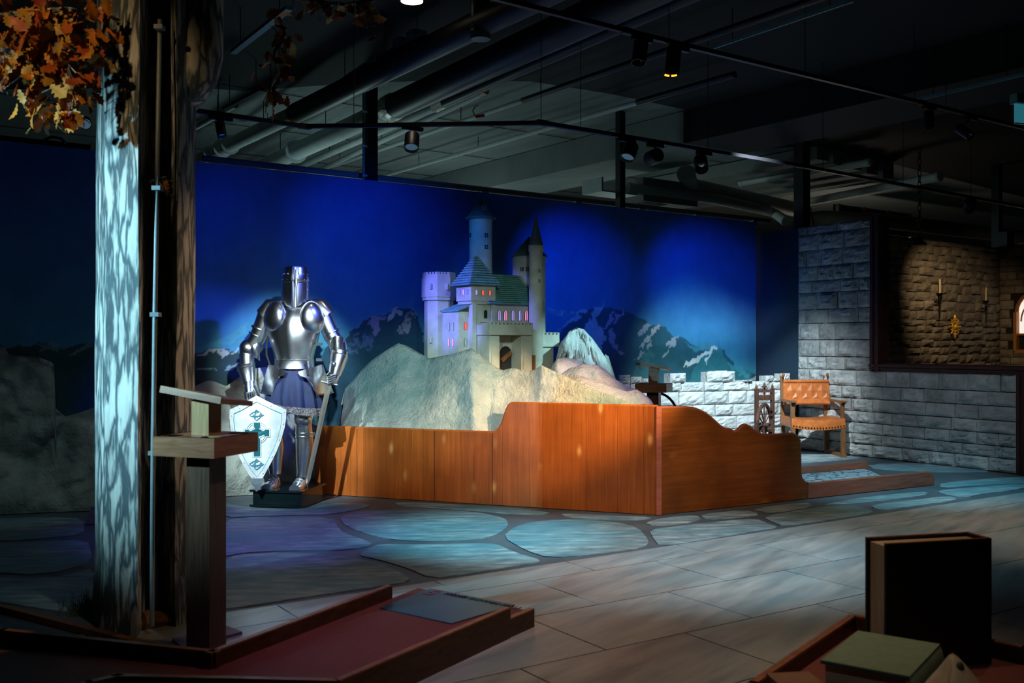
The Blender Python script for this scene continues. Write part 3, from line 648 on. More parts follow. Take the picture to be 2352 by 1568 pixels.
# ---------------------------------------------------------------- lighting tracks
def track(name, pts, z, label):
    ps = [PZ(x, y, z) for x, y in pts]; e = empty(name, ps[0], 0, label, 'lighting track')
    for a_, b_ in zip(ps[:-1], ps[1:]):
        f_ = frame(a_, b_-a_); l = (b_-a_).length
        MB().box(-0.015, l+0.015, -0.018, 0.018, -0.016, 0.016, f_).build('rail', M_black, e)
        k = 0.4
        while k < l:
            c = a_.lerp(b_, k/l); MB().tube([c, (c.x, c.y, ZC)], 0.003, 6).build('hanger_wire', M_iron, e); k += 1.5
    for p in ps[1:-1]: MB().box(-0.05, 0.05, -0.022, 0.022, -0.02, 0.02, frame(p, U)).build('corner_joint', M_black, e)
    return e
track('lighting_track', [(380,244),(700,290),(1245,282),(1835,380),(2440,492)], 3.1, 'black lighting track bending twice in front of the mural top')
track('lighting_track', [(1000,-40),(1440,72),(2116,236),(2440,316)], 3.5, 'dark lighting track crossing the black ceiling at upper right')
M_lens = emit('lamp_lens', (0.25, 0.5, 0.75), 0.16); M_lens.node_tree.nodes['Principled BSDF'].inputs['Base Color'].default_value = (0.01, 0.012, 0.015, 1); M_lens_off = plain('lamp_reflector', (0.35, 0.4, 0.45), 0.15, 1); M_lens_warm = emit('warm_lamp_lens', (1.0, 0.86, 0.66), 3.0); M_lens_blue = emit('blue_lamp_lens', (0.10, 0.22, 1.0), 0.35); M_amber = emit('amber_ring', (1.0, 0.28, 0.02), 3.0)
def lamp(px, pyt, z, c_px, aim, rpx, lpx, lens, label):
    att = PZ(px, pyt, z); d = att.y; s = d/F
    c = P(c_px[0], c_px[1], d+c_px[2]); ax = (Vector(aim)-c).normalized()
    e = empty('track_spotlight', att, 0, label, 'spotlight', 'track spotlights')
    f_ = frame(att, U); MB().box(-0.09, 0.09, -0.017, 0.017, -0.045, -0.016, f_).build('adapter', M_black, e)
    back = c-ax*lpx*s/2; MB().tube([att-Vector((0,0,0.03)), back+ax*lpx*s*0.3+Vector((0,0,rpx*s*0.6))], 0.009, 8).build('stem', M_black, e, True)
    r = rpx*s; l = lpx*s; Mx = frame(c, ax.cross(Vector((0.1,0.2,1))), ax)
    b = MB().lathe([(r*0.9,-l/2),(r,-l/2+0.01),(r,l/2),(r*0.9,l/2),(r*0.86,l/2-0.03)], (0,0,0), 24, Mx, False)
    b.lathe([(0.001,-l/2),(r*0.9,-l/2)], (0,0,0), 24, Mx, False); b.build('housing', M_black, e, True)
    MB().lathe([(r*0.88,l/2-0.022),(r*0.55,l/2-0.05),(r*0.3,l/2-0.06),(0.002,l/2-0.06)], (0,0,0), 24, Mx, False).build('lens', lens, e, True)
lamp(507, 262, 3.1, (507,296,0.0), P(560,600,7.4), 11, 36, M_lens_blue, 'small black track spotlight nearest the tree, pointing down')
lamp(948, 286, 3.1, (946,325,-0.03), P(925,620,7.3), 17, 40, M_lens, 'black track spotlight hanging over the gap between knight and castle')
lamp(1440, 314, 3.1, (1446,348,-0.03), P(1375,560,8.0), 17, 38, M_lens, 'black track spotlight beside the slim post, aimed left')
lamp(1505, 326, 3.1, (1502,360,0.03), P(1300,450,10.6), 17, 40, M_lens_off, 'black track spotlight turned sideways, middle of the three by the slim post')
lamp(1617, 345, 3.1, (1610,376,-0.03), P(1640,600,8.0), 16, 38, M_lens_off, 'black track spotlight right of the sideways one')
lamp(2231, 452, 3.1, (2228,472,0.0), P(2190,600,13.0), 13, 30, M_lens_warm, 'glowing warm spotlight lighting the dark stone wall')
lamp(1475, 80, 3.5, (1470,120,0.0), P(1400,700,6.5), 17, 56, M_lens_off, 'unlit black spotlight on the upper track, left of the amber ringed one')
lamp(1560, 102, 3.5, (1546,142,0.0), P(1490,700,7.5), 17, 58, M_lens_off, 'black spotlight with a glowing amber ring on the upper track')
c = P(1540, 171, PZ(1560,102,3.5).y-0.005); s_ = c.y/F
b = MB(); 
for a0, a1 in ((200, 255), (275, 330)): b.tube([c+Vector((15*s_*math.cos(math.radians(k)), -0.02, 5*s_*math.sin(math.radians(k)))) for k in np.linspace(a0, a1, 8)], 0.007, 6)
ob = [o for o in bpy.data.objects if o.get('label','').startswith('black spotlight with a glowing')][0]; b.build('amber_ring', M_amber, ob, True)
lamp(2135, 240, 3.5, (2134,275,0.0), P(2134,800,PZ(2135,240,3.5).y), 11, 40, M_lens_off, 'unlit dark blue spotlight hanging straight down at right')
lamp(2230, 264, 3.5, (2215,302,0.0), P(2300,360,9.0), 11, 44, M_lens_off, 'unlit spotlight tilted right near the exit sign')
lamp(150, 236, 3.3, (196,282,-0.02), P(214,420,5.8), 13, 44, M_lens, 'spotlight with bluish lens below the hanging leaves')
spot(P(2222, 482, 12.6), P(2195, 740, 14.6), (1.0, 0.74, 0.44), 110, 62, 0.9)
# round ceiling lamp, black canister
c = PZ(946, 2, 4.05); e = empty('round_ceiling_lamp', (c.x, c.y, ZC), 0, 'glowing round ceiling lamp at the top edge', 'ceiling lamp')
MB().lathe([(0.10,4.05),(0.105,4.07),(0.105,ZC)], (c.x,c.y,0), 24).build('housing', M_black, e, True)
MB().lathe([(0.001,4.046),(0.088,4.046),(0.088,4.05)], (c.x,c.y,0), 24, cap=False).build('diffuser', emit('warm_white_diffuser', (1.0, 0.86, 0.62), 2.6), e)
lo = spot((c.x, c.y, 4.03), (c.x, c.y, 0), (1, 0.85, 0.65), 14, 120, 1.0)
c = PZ(1104, 8, 4.0); e = empty('ceiling_canister', (c.x, c.y, ZC), 0, 'dark cylindrical canister hanging from the black ceiling', 'canister')
MB().lathe([(0.001,3.72),(0.075,3.72),(0.08,3.73),(0.08,ZC)], (c.x,c.y,0), 20, cap=False).build('cylinder', plain('dark_teal_can', (0.02,0.05,0.06), 0.4), e, True)
MB().lathe([(0.082,3.76),(0.086,3.765),(0.086,3.785),(0.082,3.79)], (c.x,c.y,0), 20, cap=False).build('trim_ring', M_black, e, True)
# exit sign
c = P(2330, 258, 6.2); f_ = frame(c, (1,0.35,0)); e = empty('exit_sign', c, 0, 'pale teal hanging exit sign panel cut by the right edge', 'sign')
MB().box(-0.008, 0.34, -0.03, 0.03, 0.055, 0.115, f_).build('housing', plain('sign_housing', (0.10,0.26,0.30), 0.4), e)
MB().box(0.002, 0.33, -0.004, 0.004, -0.065, 0.055, f_).build('panel', emit('sign_panel', (0.03, 0.22, 0.28), 0.5), e)
MB().box(0.0, 0.33, -0.007, 0.007, -0.071, -0.063, f_).build('bottom_edge', plain('clear_edge', (0.7,0.7,0.68), 0.3), e)
MB().tube([c+Vector((0.15,0.05,0.11)), (c.x+0.15,c.y+0.05,ZC)], 0.006, 6).build('hanger', M_black, e)
# loudspeaker, chandelier chain
c = P(2308, 553, 15.5); e = empty('loudspeaker', c, 0, 'small black loudspeaker on the post above the stone room', 'loudspeaker')
MB().box(-0.10, 0.10, -0.09, 0.09, -0.13, 0.13, frame(c, U)).build('cabinet', M_black, e); MB().box(-0.085, 0.085, -0.1, -0.09, -0.115, 0.115, frame(c, U)).build('grille', M_blackmatte, e)
c = P(2112, 505, 12.9); e = empty('hanging_chain', c, 0, 'dark chain holding a fixture in front of the dark stone wall', 'chain')
for k in range(16):
    zz = c.z-0.22+k*0.075; rr_ = [(c.x+(0.022*math.cos(t_) if k % 2 else 0), c.y+(0 if k % 2 else 0.022*math.cos(t_)), zz+0.045*math.sin(t_)) for t_ in np.linspace(0, 2*pi, 13)]
    MB().tube(rr_, 0.007, 5, False).build('link', M_iron, e)
MB().lathe([(0.10,c.z-0.33),(0.08,c.z-0.30),(0.03,c.z-0.26),(0.012,c.z-0.2)], (c.x,c.y,0), 14).build('canopy', M_iron, e, True)
# orange beam over the left end of the mural
a_ = P(-20, 316, 8.6); b_ = P(208, 340, 8.9); f_ = frame(a_, b_-a_)
e = empty('orange_beam', a_, 0, 'orange beam along the dark wall top left of the tree', 'beam')
MB().box(-1, (b_-a_).length, 0, 0.05, -0.03, 0.03, f_).build('beam_board', plain('orange_paint', (0.28, 0.06, 0.015), 0.6), e)
MB().tube([P(100,322,8.55), P(120,314,8.55), P(140,318,8.55), P(150,328,8.55)], 0.012, 6).build('cable_loop', M_black, e)
# ================================================================ CASTLE ENCLOSURE
PA = Vector((-1.78, 8.995, 0)); PB = Vector((1.15, 7.87, 0)); PL = (PB-PA).length; PD = (PB-PA)/PL
enc = empty('castle_enclosure', PA, 0, 'waist-high stained pine enclosure around the castle mountain', 'enclosure')
fp = frame(PA, PD)
s1131, _ = hit(1131, PA, PD); s1160, _ = hit(1157, PA, PD); s1175, _ = hit(1176, PA, PD)
def ptop(s):
    if s < s1131: return 0.605
    if s < s1160: k = (s-s1131)/(s1160-s1131); return 0.605+0.115*k**2.2
    if s < s1175: k = (s-s1160)/(s1175-s1160); return 0.72+0.135*(1-(1-k)**2.4)
    return 0.856
s = 0.0; k = 0
while s < PL-0.01:
    w = R.uniform(0.105, 0.135); w = w if PL-s-w > 0.06 else PL-s
    xs = np.linspace(s+0.0008, s+w-0.0008, 2 if (s+w < s1131-0.01 or s > s1175+0.01) else 9)
    poly = [(xs[0], 0.0), (xs[-1], 0.0)]+[(x, ptop(x)) for x in xs[::-1]]
    dz = R.uniform(0, 0.0012)
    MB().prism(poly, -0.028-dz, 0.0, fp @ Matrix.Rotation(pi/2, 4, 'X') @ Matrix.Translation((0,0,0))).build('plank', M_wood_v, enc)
    s += w
for px in (820, 998, 1131):       # panel seams
    t_, _ = hit(px, PA, PD); MB().box(t_-0.002, t_+0.002, -0.002, 0.01, 0.0, ptop(t_)-0.004, fp).build('seam', M_blackmatte, enc)
# side panel with the mountain-shaped top edge
SA = PB.copy(); SB = Vector((4.06, 9.56, 0)); SL = (SB-SA).length; SD = (SB-SA)/SL; fs_ = frame(SA, SD)
prof = [(1511,937),(1580,936),(1600,940),(1622,950),(1640,965),(1655,979),(1665,985),(1678,987),(1688,993),(1697,989),(1706,979),(1713,976),(1722,980),(1735,991),(1752,1000),(1780,1000),(1822,997),(1832,1002),(1838,1012),(1839,1040),(1840,1082),(1842,1098),(1850,1108),(1860,1112),(1950,1103),(2060,1092),(2132,1085),(2142,1089),(2147,1098)]
pl = []
for x, y in prof:
    t_, q = hit(x, SA, SD); pl.append((t_, CH+(HY-y)/F*q.y))
tS, _ = hit(1856, SA, SD)
front = [p for p in pl if p[0] <= tS]; rail = [p for p in pl if p[0] > tS-0.001]
RX = Matrix.Rotation(pi/2, 4, 'X')
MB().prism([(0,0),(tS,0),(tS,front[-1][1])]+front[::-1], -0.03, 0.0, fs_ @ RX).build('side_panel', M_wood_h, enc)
MB().prism([(tS+0.002,0),(rail[-1][0],0)]+rail[::-1]+[(tS+0.002,front[-1][1])], -0.03, 0.0, fs_ @ RX).build('lane_rail', M_wood_rail, enc)
cap = MB()
tops = [p for p in pl]
cap.tube([fs_ @ Vector((t_, 0.015, z_)) for t_, z_ in tops], 0.016, 6); cap.build('rounded_edge', M_wood_rail, enc, True)
MB().tube([fp @ Vector((x, 0.014, ptop(x))) for x in np.linspace(0, PL, 120)], 0.014, 6).build('rounded_edge', M_wood_v, enc, True)
MB().box(-0.012, 0.03, -0.014, 0.0, 0, 0.86, frame(PB, (PD+SD)*0.5)).build('corner_strip', M_wood_rail, enc)
# lane leaving the castle: printed mat, back rail
lane = empty('castle_lane', SA+SD*1.9, 0, 'grey stone-print lane mat leaving the castle beside the rail', 'mat')
LN = Vector((-SD.y, SD.x, 0))
def lanep(t_, n_): return SA+SD*t_+LN*n_
M_mat = None
m, N, L, B = newmat('crazed_stone_print'); co = coords(N, L, (1,1,1), 0)
vv = N.new('ShaderNodeTexVoronoi'); vv.feature = 'DISTANCE_TO_EDGE'; vv.inputs['Scale'].default_value = 9; L.new(co, vv.inputs['Vector'])
L.new(ramp(N, L, vv.outputs['Distance'], [(0.0, (0.06,0.10,0.15)), (0.04, (0.08,0.13,0.18)), (0.09, (0.52,0.55,0.58))]), B.inputs['Base Color']); B.inputs['Roughness'].default_value = 0.5
tm0, tm1, tm2 = tS-1.2, 3.0, 3.75
MB().add([lanep(tm0,0.03)+Vector((0,0,0.03)), lanep(tm1,0.03)+Vector((0,0,0.004)), lanep(tm2,1.15)+Vector((0,0,0.004)), lanep(tm0,1.15)+Vector((0,0,0.03)),
          lanep(tm0,0.03), lanep(tm1,0.03), lanep(tm2,1.15), lanep(tm0,1.15)], [(0,1,2,3),(4,7,6,5),(0,4,5,1),(1,5,6,2),(2,6,7,3),(3,7,4,0)]).build('mat_surface', m, lane)
fr2 = frame(lanep(0,1.17), SD)
tr0, _ = hit(1690, lanep(0,1.17), SD); tr1, _ = hit(1994, lanep(0,1.17), SD)
ob = MB().prism([(tr0,0),(tr1,0),(tr1,0.05),(tr1-0.03,0.078),(tr0,0.078)], -0.03, 0.0, fr2 @ RX).build('lane_back_rail', M_wood_rail); tag(ob, 'short reddish wooden rail with rounded end behind the castle lane', 'rail')
# ================================================================ MOUNTAIN
def mix3(N, L, co, col):
    f = noise_n(N, L, co, 0.9, 6, 0.7); return mix(N, L, col, (0.17, 0.33, 0.34), ramp(N, L, f, [(0.46, (0,0,0)), (0.62, (0.85,0.85,0.85))]))
M_mount = pm('mountain_plaster', [(0.3, (0.40, 0.44, 0.42)), (0.7, (0.68, 0.68, 0.64))], scale=6, rough=0.85, bmp=1.0, bs=22, bd=0.05, detail=10, extra=mix3)
M_snow = pm('snowy_plaster', [(0.3, (0.55, 0.60, 0.62)), (0.7, (0.80, 0.82, 0.82))], scale=4, rough=0.85, bmp=1.0, bs=26, bd=0.03, detail=8)
mt = empty('castle_mountain', (0.0, 8.9, 0), 0, 'plaster mountain under the castle, snow-dusted, behind the pine panel', 'mountain')
ridge = [(792,893,9.75),(812,872,9.7),(832,848,9.6),(850,830,9.55),(875,812,9.5),(900,796,9.45),(915,788,9.42),(935,794,9.4),(960,808,9.35),(985,823,9.25),(1010,818,9.1),(1035,814,9.02),(1060,806,8.93),(1084,799,8.85),(1100,812,8.82),(1120,828,8.80),(1140,843,8.78),(1155,850,8.76),(1170,846,8.72),(1182,845,8.70),(1200,850,8.66),(1220,852,8.62),(1232,846,8.58),(1245,839,8.52),(1260,846,8.48),(1290,860,8.42),(1330,878,8.36),(1370,895,8.32),(1410,910,8.28),(1450,926,8.24),(1500,945,8.18),(1545,960,8.5)]
rx = [p[0] for p in ridge]
def rp(px): return np.interp(px, rx, [p[1] for p in ridge]), np.interp(px, rx, [p[2] for p in ridge])
cols = np.unique(np.concatenate([np.linspace(792, 1545, 150), [1084, 1245, 915]])); nt = 26; nb = 8
rings = []
for px in cols:
    py, d = rp(px); r = P(px, py, d); row = []
    tb, q = hit(px-14, PA+Vector((-PD.y,PD.x,0))*0.06, PD)
    if px > 1480: q = PB+SD*(px-1480)/65*0.35+Vector((-0.12,0.12,0))
    base = Vector((q.x, q.y, 0.50 if px < 1140 else 0.60))
    for i in range(nt+1):
        t_ = i/nt
        p = base.lerp(r, t_); p.z = base.z+(r.z-base.z)*(0.55*t_+0.45*t_**1.6)
        bul = math.sin(pi*t_)
        # a fold runs down from the sharp peak
        k = (px-(1084+22*(1-t_)))/26
        p.y -= 0.13*bul*math.exp(-abs(k)*0.9)*1.0 + 0.02*bul
        nse = mnoise.fractal(Vector((p.x*3.1, p.y*3.1, p.z*4.2)), 1.0, 2.0, 5)
        edge = min(1, (1-t_)*6)
        p.y += nse*0.045*edge; p.z += nse*0.02*edge*(1 if t_ > 0.05 else 0)
        row.append(p)
    for i in range(1, nb+1):
        t_ = i/nb; bk = Vector((r.x*1.03, r.y+0.55, 0.75)); p = r.lerp(bk, t_); p.z += 0.03*math.sin(pi*t_)
        nse = mnoise.fractal(Vector((p.x*3, p.y*3, p.z*4)), 1.0, 2.0, 4); p.z += nse*0.05*math.sin(pi*t_); p.y = min(p.y, my(p.x)-0.03); row.append(p)
    rings.append(row)
MB().loft(rings, False, False).build('front_slope', M_mount, mt, 2)
# terrace the castle stands on
U0 = Vector((-0.384, 9.35, 0))
def lump(name, sil, dfront, dback, mat, z0=0.55, seed=0, amp=0.03, bulge=0.12):
    xs = [p[0] for p in sil]; cols = np.linspace(xs[0], xs[-1], 60); rings = []
    for px in cols:
        py = np.interp(px, xs, [p[1] for p in sil]); k = (px-xs[0])/(xs[-1]-xs[0]); row = []
        ctr = dfront+(dback-dfront)*0.45; r = P(px, py, ctr); wd = math.sqrt(max(0.02, 1-(2*k-1)**2))
        f = Vector((r.x, r.y-(ctr-dfront)*wd, z0)); bk = Vector((r.x, r.y+(dback-ctr)*wd, z0))
        for i in range(17):
            t_ = i/16; a = pi*t_
            base = f.lerp(bk, (1-math.cos(a))/2); z = z0+(r.z-z0)*max(0, math.sin(a))**0.75
            p = Vector((base.x, base.y, z)); n_ = mnoise.fractal(Vector((p.x*4+seed, p.y*4, p.z*4)), 0.7, 2.2, 6)-0.5*abs(mnoise.noise(Vector((p.x*7+seed, p.z*6, p.y*7))))
            p.y += n_*amp*1.6; p.z += n_*amp*(0.4 if i != 8 else 0.2); row.append(p)
        rings.append(row)
    MB().loft(rings, False, False).build(name, mat, mt, 2)
lump('snow_boulder', [(1268,850),(1278,815),(1290,780),(1305,760),(1322,749),(1340,754),(1360,775),(1378,800),(1392,822),(1406,850),(1420,885)], 9.35, 10.1, M_snow, seed=3, amp=0.13)
lump('grey_crag', [(1375,850),(1390,812),(1398,818),(1405,840),(1412,862),(1420,885)], 9.6, 10.0, M_mount, seed=6, amp=0.02)
lump('small_boulder', [(1262,860),(1268,838),(1280,822),(1300,820),(1330,828),(1355,845),(1370,860)], 9.1, 9.5, M_snow, seed=9, amp=0.06)
lump('violet_hill', [(1280,868),(1310,846),(1340,836),(1372,838),(1392,850),(1412,868),(1440,885),(1466,897)], 8.85, 9.25, M_mount, seed=12, amp=0.045)
lump('right_slope', [(1290,880),(1330,862),(1370,872),(1400,886),(1440,898),(1462,893),(1480,905),(1496,918),(1510,945)], 8.45, 8.95, M_mount, seed=15, amp=0.04)
MB().box(-0.35, 1.0, -0.05, 0.75, 0.5, 1.06, frame(U0, U)).build('castle_terrace', M_mount, mt)
# low blue-grey stone by the panel step
# ================================================================ CASTLE
cas = empty('model_castle', (U0.x, U0.y, 1.05), UANG, 'grey model castle with tall round tower and teal shingle roofs', 'castle')
M_cas = pm('castle_plaster', [(0.3, (0.42, 0.43, 0.37)), (0.7, (0.62, 0.62, 0.55))], scale=7, rough=0.85, bmp=0.45, bs=60, bd=0.006, detail=8)
M_roof = pm('teal_shingles', [(0.3, (0.08, 0.23, 0.24)), (0.7, (0.16, 0.38, 0.38))], scale=12, rough=0.7, bmp=0.2, rnd=0.15)
M_cone = plain('slate_cone_roof', (0.10, 0.18, 0.20), 0.7)
M_gable = plain('brown_gable', (0.08, 0.05, 0.04), 0.7)
M_dark = plain('dark_opening', (0.012, 0.012, 0.015), 0.8)
M_pink = emit('pink_lit_pane', (0.95, 0.32, 0.55), 0.75); M_red = emit('red_lit_pane', (1.0, 0.10, 0.07), 0.9); M_lil = emit('lilac_lit_pane', (0.55, 0.42, 0.95), 0.55); M_palep = plain('pale_pane', (0.55, 0.58, 0.56), 0.5)
def cu(px, v):                      # local u where column px meets the plane v
    t_, q = hit(px, U0+V*v, U); return t_, q.y
def cv(px, u):
    t_, q = hit(px, U0+U*u, V); return t_, q.y
def z_(py, d): return CH+(HY-py)/F*d-1.05
def dep(u, v): q = U0+U*u+V*v; return q.y
def zz(py, u, v): return z_(py, dep(u, v))
def cb(name, u0, u1, v0, v1, z0, z1, mat=M_cas, par=cas): return MB().box(u0, u1, v0, v1, z0, z1).build(name, mat, par, world=False)
def gaps(u0, u1, v0, v1, z0, z1, n, par, front=True):
    for i in range(n): a = u0+(u1-u0)*(2*i+0.0)/(2*n-1); cb('merlon', a, a+(u1-u0)/(2*n-1), v0, v1, z0, z1, M_cas, par)
# keep
uk, _ = cu(1138, 0); vk, _ = cv(1048, 0)
zk0, zk1 = zz(690, 0, 0), zz(654, 0, 0)
keep = cb('keep', 0, uk, 0, vk, zk0, zk1)
cb('keep_ledge', 0.012, uk-0.004, 0.012, vk-0.01, zk0-0.03, zk0)
cb('keep_shaft', 0.035, uk-0.02, 0.035, vk-0.02, 0, zk0-0.03)
for a_ in (0.022, uk-0.04): cb('buttress', a_, a_+0.045, 0.010, 0.05, 0.12, zk0-0.03)
za = zz(587, uk/2, vk/2)
def roof_rows(u0, u1, v0, v1, z0, apex_u, apex_v, zt, n, par):
    for i in range(n):
        k0, k1 = i/n, (i+1)/n; p = 0.015
        r0 = [(u0+(apex_u[0]-u0)*k0-p, v0+(apex_v[0]-v0)*k0-p), (u1+(apex_u[1]-u1)*k0+p, v0+(apex_v[0]-v0)*k0-p), (u1+(apex_u[1]-u1)*k0+p, v1+(apex_v[1]-v1)*k0+p), (u0+(apex_u[0]-u0)*k0-p, v1+(apex_v[1]-v1)*k0+p)]
        r1 = [(u0+(apex_u[0]-u0)*k1, v0+(apex_v[0]-v0)*k1), (u1+(apex_u[1]-u1)*k1, v0+(apex_v[0]-v0)*k1), (u1+(apex_u[1]-u1)*k1, v1+(apex_v[1]-v1)*k1), (u0+(apex_u[0]-u0)*k1, v1+(apex_v[1]-v1)*k1)]
        za_, zb_ = z0+(zt-z0)*k0, z0+(zt-z0)*k1
        MB().loft([[(x,y,za_) for x,y in r0], [(x,y,za_+0.009) for x,y in r0], [(x,y,zb_) for x,y in r1]]).build('shingle_row', M_roof, par, world=False)
kr = MB().box(-0.02, uk+0.02, -0.02, vk+0.02, zk1, zk1+0.008).build('keep_roof', M_roof, cas, world=False)
roof_rows(-0.03, uk+0.03, -0.03, vk+0.03, zk1, (uk/2, uk/2), (vk/2, vk/2), za, 12, kr)
def window(par, u, v, z, w, h, mat, face='u', arch=0.0, depth=0.004):
    n = 7; pts = [(-w/2, 0), (w/2, 0)]+([(w/2*math.cos(a_), h-arch+arch*math.sin(a_)) for a_ in np.linspace(0, pi, n)] if arch else [(w/2, h), (-w/2, h)])
    Mx = (Matrix.Translation((u, v, z)) if face == 'u' else Matrix.Translation((u, v, z)) @ Matrix.Rotation(-pi/2, 4, 'Z')) @ RX
    fr_ = [(x*1.28, y*1.06-h*0.03) for x, y in pts]
    MB().prism(fr_, -0.001, depth*0.5, Mx).build('window_recess', M_dark, par, world=False)
    MB().prism([(x*0.9, y) for x, y in pts], 0, depth, Mx).build('pane', mat, par, world=False)
zw = zz(676, 0, 0)
for px, mt_ in ((1094, M_lil), (1109, M_red), (1125, M_red)):
    u_, _ = cu(px, 0); window(keep, u_, 0, zw, 0.022, 0.042, mt_)
for k, mt_ in ((0.24, M_palep), (0.5, M_pink), (0.78, M_palep)): window(keep, 0, vk*k, zw+0.004, 0.020, 0.045, mt_, 'v')
# niche on the shaft
un, _ = cu(1114, 0.03)
nz0 = zz(728, un, 0.03)
MB().prism([(-0.055,-0.05),(-0.04,0),(-0.04,0.05)]+[(0.04*math.cos(a_), 0.05+0.045*math.sin(a_)) for a_ in np.linspace(pi,0,9)]+[(0.04,0),(0.055,-0.05)][::1], 0, 0.012, Matrix.Translation((un, 0.033, nz0)) @ RX).build('niche', M_cas, cas, world=False)
window(cas, un, 0.020, nz0-0.01, 0.03, 0.075, M_dark, arch=0.015)
# great hall with stepped roof
uh0 = uk-0.01; uh1, _ = cu(1238, 0.03)
zh = zz(698, uh0, 0.03)
hall = cb('great_hall', uh0, uh1, 0.03, 0.46, 0, zh)
hr = cb('hall_roof', uh0-0.02, uh1+0.02, 0.0, 0.48, zh, zh+0.01, M_roof)
roof_rows(uh0-0.06, uh1+0.03, -0.01, 0.50, zh+0.002, (uh0-0.04, uh1-0.02), (0.22, 0.24), zz(628, uh0, 0.22), 15, hr)
for px, mt_ in ((1147, M_lil), (1161, M_pink), (1178, M_lil), (1194, M_lil), (1209, M_pink)):
    u_, _ = cu(px, 0.03); zb = zz(736, u_, 0.03)
    window(hall, u_, 0.03, zb, 0.034, 0.098, mt_, arch=0.03)
    cb('mullion', u_-0.0025, u_+0.0025, 0.022, 0.032, zb, zb+0.09, M_dark, hall)
cb('corner_pier', uh1-0.06, uh1+0.01, 0.005, 0.06, 0, zh, M_cas)
# gallery and gatehouse
vg = -0.20
ug0, _ = cu(1124, vg); ug1, _ = cu(1224, vg); zg0 = zz(769, ug0, vg); zg1 = zz(745, ug0, vg)
gal = cb('gallery', ug0, ug1, vg, 0.03, zg0, zg1)
gaps(ug0+0.0, ug1, vg, vg+0.03, zg1, zg1+0.018, 12, gal); 
cb('gallery_coping', ug0, ug1, vg, vg+0.03, zg1+0.018, zg1+0.024, M_cas, gal)
up0, _ = cu(1147, vg+0.02); up1, _ = cu(1197, vg+0.02); uq1, _ = cu(1222, vg+0.02)
gate = cb('gate_pier', ug0+0.012, up0, vg+0.02, 0.03, -0.05, zg0); gate2 = cb('gate_pier', up1, uq1, vg+0.02, 0.03, -0.05, zg0)
for a_, b_ in ((ug0+0.03, up0-0.02), (up1+0.02, uq1-0.02)):
    zc_ = zz(800, a_, vg)
    MB().prism([(a_-0.006,-0.03),(b_+0.006,-0.03),(b_-0.006,zc_),(a_+0.006,zc_)], 0, 0.012, Matrix.Translation((0, vg+0.02, 0)) @ RX).build('pier_panel', M_cas, gate if a_ < up0 else gate2, world=False)
ua, _ = cu(1160, 0.0); 
gb = cb('gate_back', up0, up1, -0.02, 0.03, -0.05, zg0, M_cas)
ub0, ub1 = cu(1147.5, -0.02)[0], cu(1174, -0.02)[0]; aw = (ub1-ub0)/2; az = zz(811, ua, -0.02)
MB().prism([(-aw,-0.06),(aw,-0.06)]+[(aw*math.cos(t_), az+aw*math.sin(t_)) for t_ in np.linspace(0, pi, 13)], 0, 0.004, Matrix.Translation((ub0+aw, -0.021, 0)) @ RX).build('gate_arch', M_dark, cas, world=False)
MB().box(-0.07, 0.07, -0.008, 0.008, -0.02, 0.02, Matrix.Translation((ub0+aw, -0.035, az-0.03)) @ Matrix.Rotation(-0.6, 4, 'Y')).build('ball_ramp', M_wood_chair, cas, world=False)
cb('gate_channel', up0, uq1+0.02, vg-0.08, vg-0.06, -0.03, 0.02, M_wood_chair)
cb('gate_post', uq1+0.0, uq1+0.02, vg-0.01, vg+0.02, -0.02, zz(815, uq1, vg), M_wood_chair)
# right annex with crenels
ux0, _ = cu(1238, 0.0); ux1, _ = cu(1285, 0.0); ux2, _ = cu(1274, 0.0)
ann = cb('annex', ux0, ux1, 0.0, 0.12, zz(796, ux0, 0), zz(768, ux0, 0)); cb('annex_base', ux0, ux2, 0.02, 0.12, -0.1, zz(796, ux0, 0))
gaps(ux0, ux1, 0.0, 0.03, zz(768, ux0, 0), zz(764.5, ux0, 0), 6, ann); cb('annex_coping', ux0, ux1, 0.0, 0.03, zz(764.5, ux0, 0), zz(763, ux0, 0), M_cas, ann)
# left wing
vw = 0.10
uw0, _ = cu(1053, vw); uw1, _ = cu(1092, vw); vw1, _ = cv(1016, uw0)
zw1 = zz(715, uw0, vw)
wing = cb('left_wing', uw0, uw1, vw, vw1, -0.1, zw1)
zr = zz(697, uw1, vw)
MB().add([(uw0-0.015,vw-0.015,zw1),(uw1,vw-0.015,zr),(uw1,vw1+0.02,zr),(uw0-0.015,vw1+0.02,zw1),(uw0-0.015,vw-0.015,zw1+0.012),(uw1,vw-0.015,zr+0.012),(uw1,vw1+0.02,zr+0.012),(uw0-0.015,vw1+0.02,zw1+0.012)], [(0,3,2,1),(4,5,6,7),(0,1,5,4),(1,2,6,5),(2,3,7,6),(3,0,4,7)]).build('wing_roof', M_roof, cas, world=False)
MB().add([(uw0,vw-0.004,zw1),(uw1,vw-0.004,zw1),(uw1,vw-0.004,zr)], [(0,1,2)]).build('wing_gable', M_gable, cas, world=False)
u_, _ = cu(1069, vw)
window(wing, u_, vw, zz(757, u_, vw), 0.025, 0.07, M_red, arch=0.008); window(wing, u_, vw, zz(795, u_, vw), 0.025, 0.07, M_palep, arch=0.008)
for k in (0.32, 0.58):
    window(wing, uw0, vw+(vw1-vw)*k, zz(759, uw0, vw+0.1), 0.018, 0.075, M_palep, 'v', arch=0.008); window(wing, uw0, vw+(vw1-vw)*k, zz(795, uw0, vw+0.1), 0.018, 0.075, M_pink, 'v', arch=0.008)
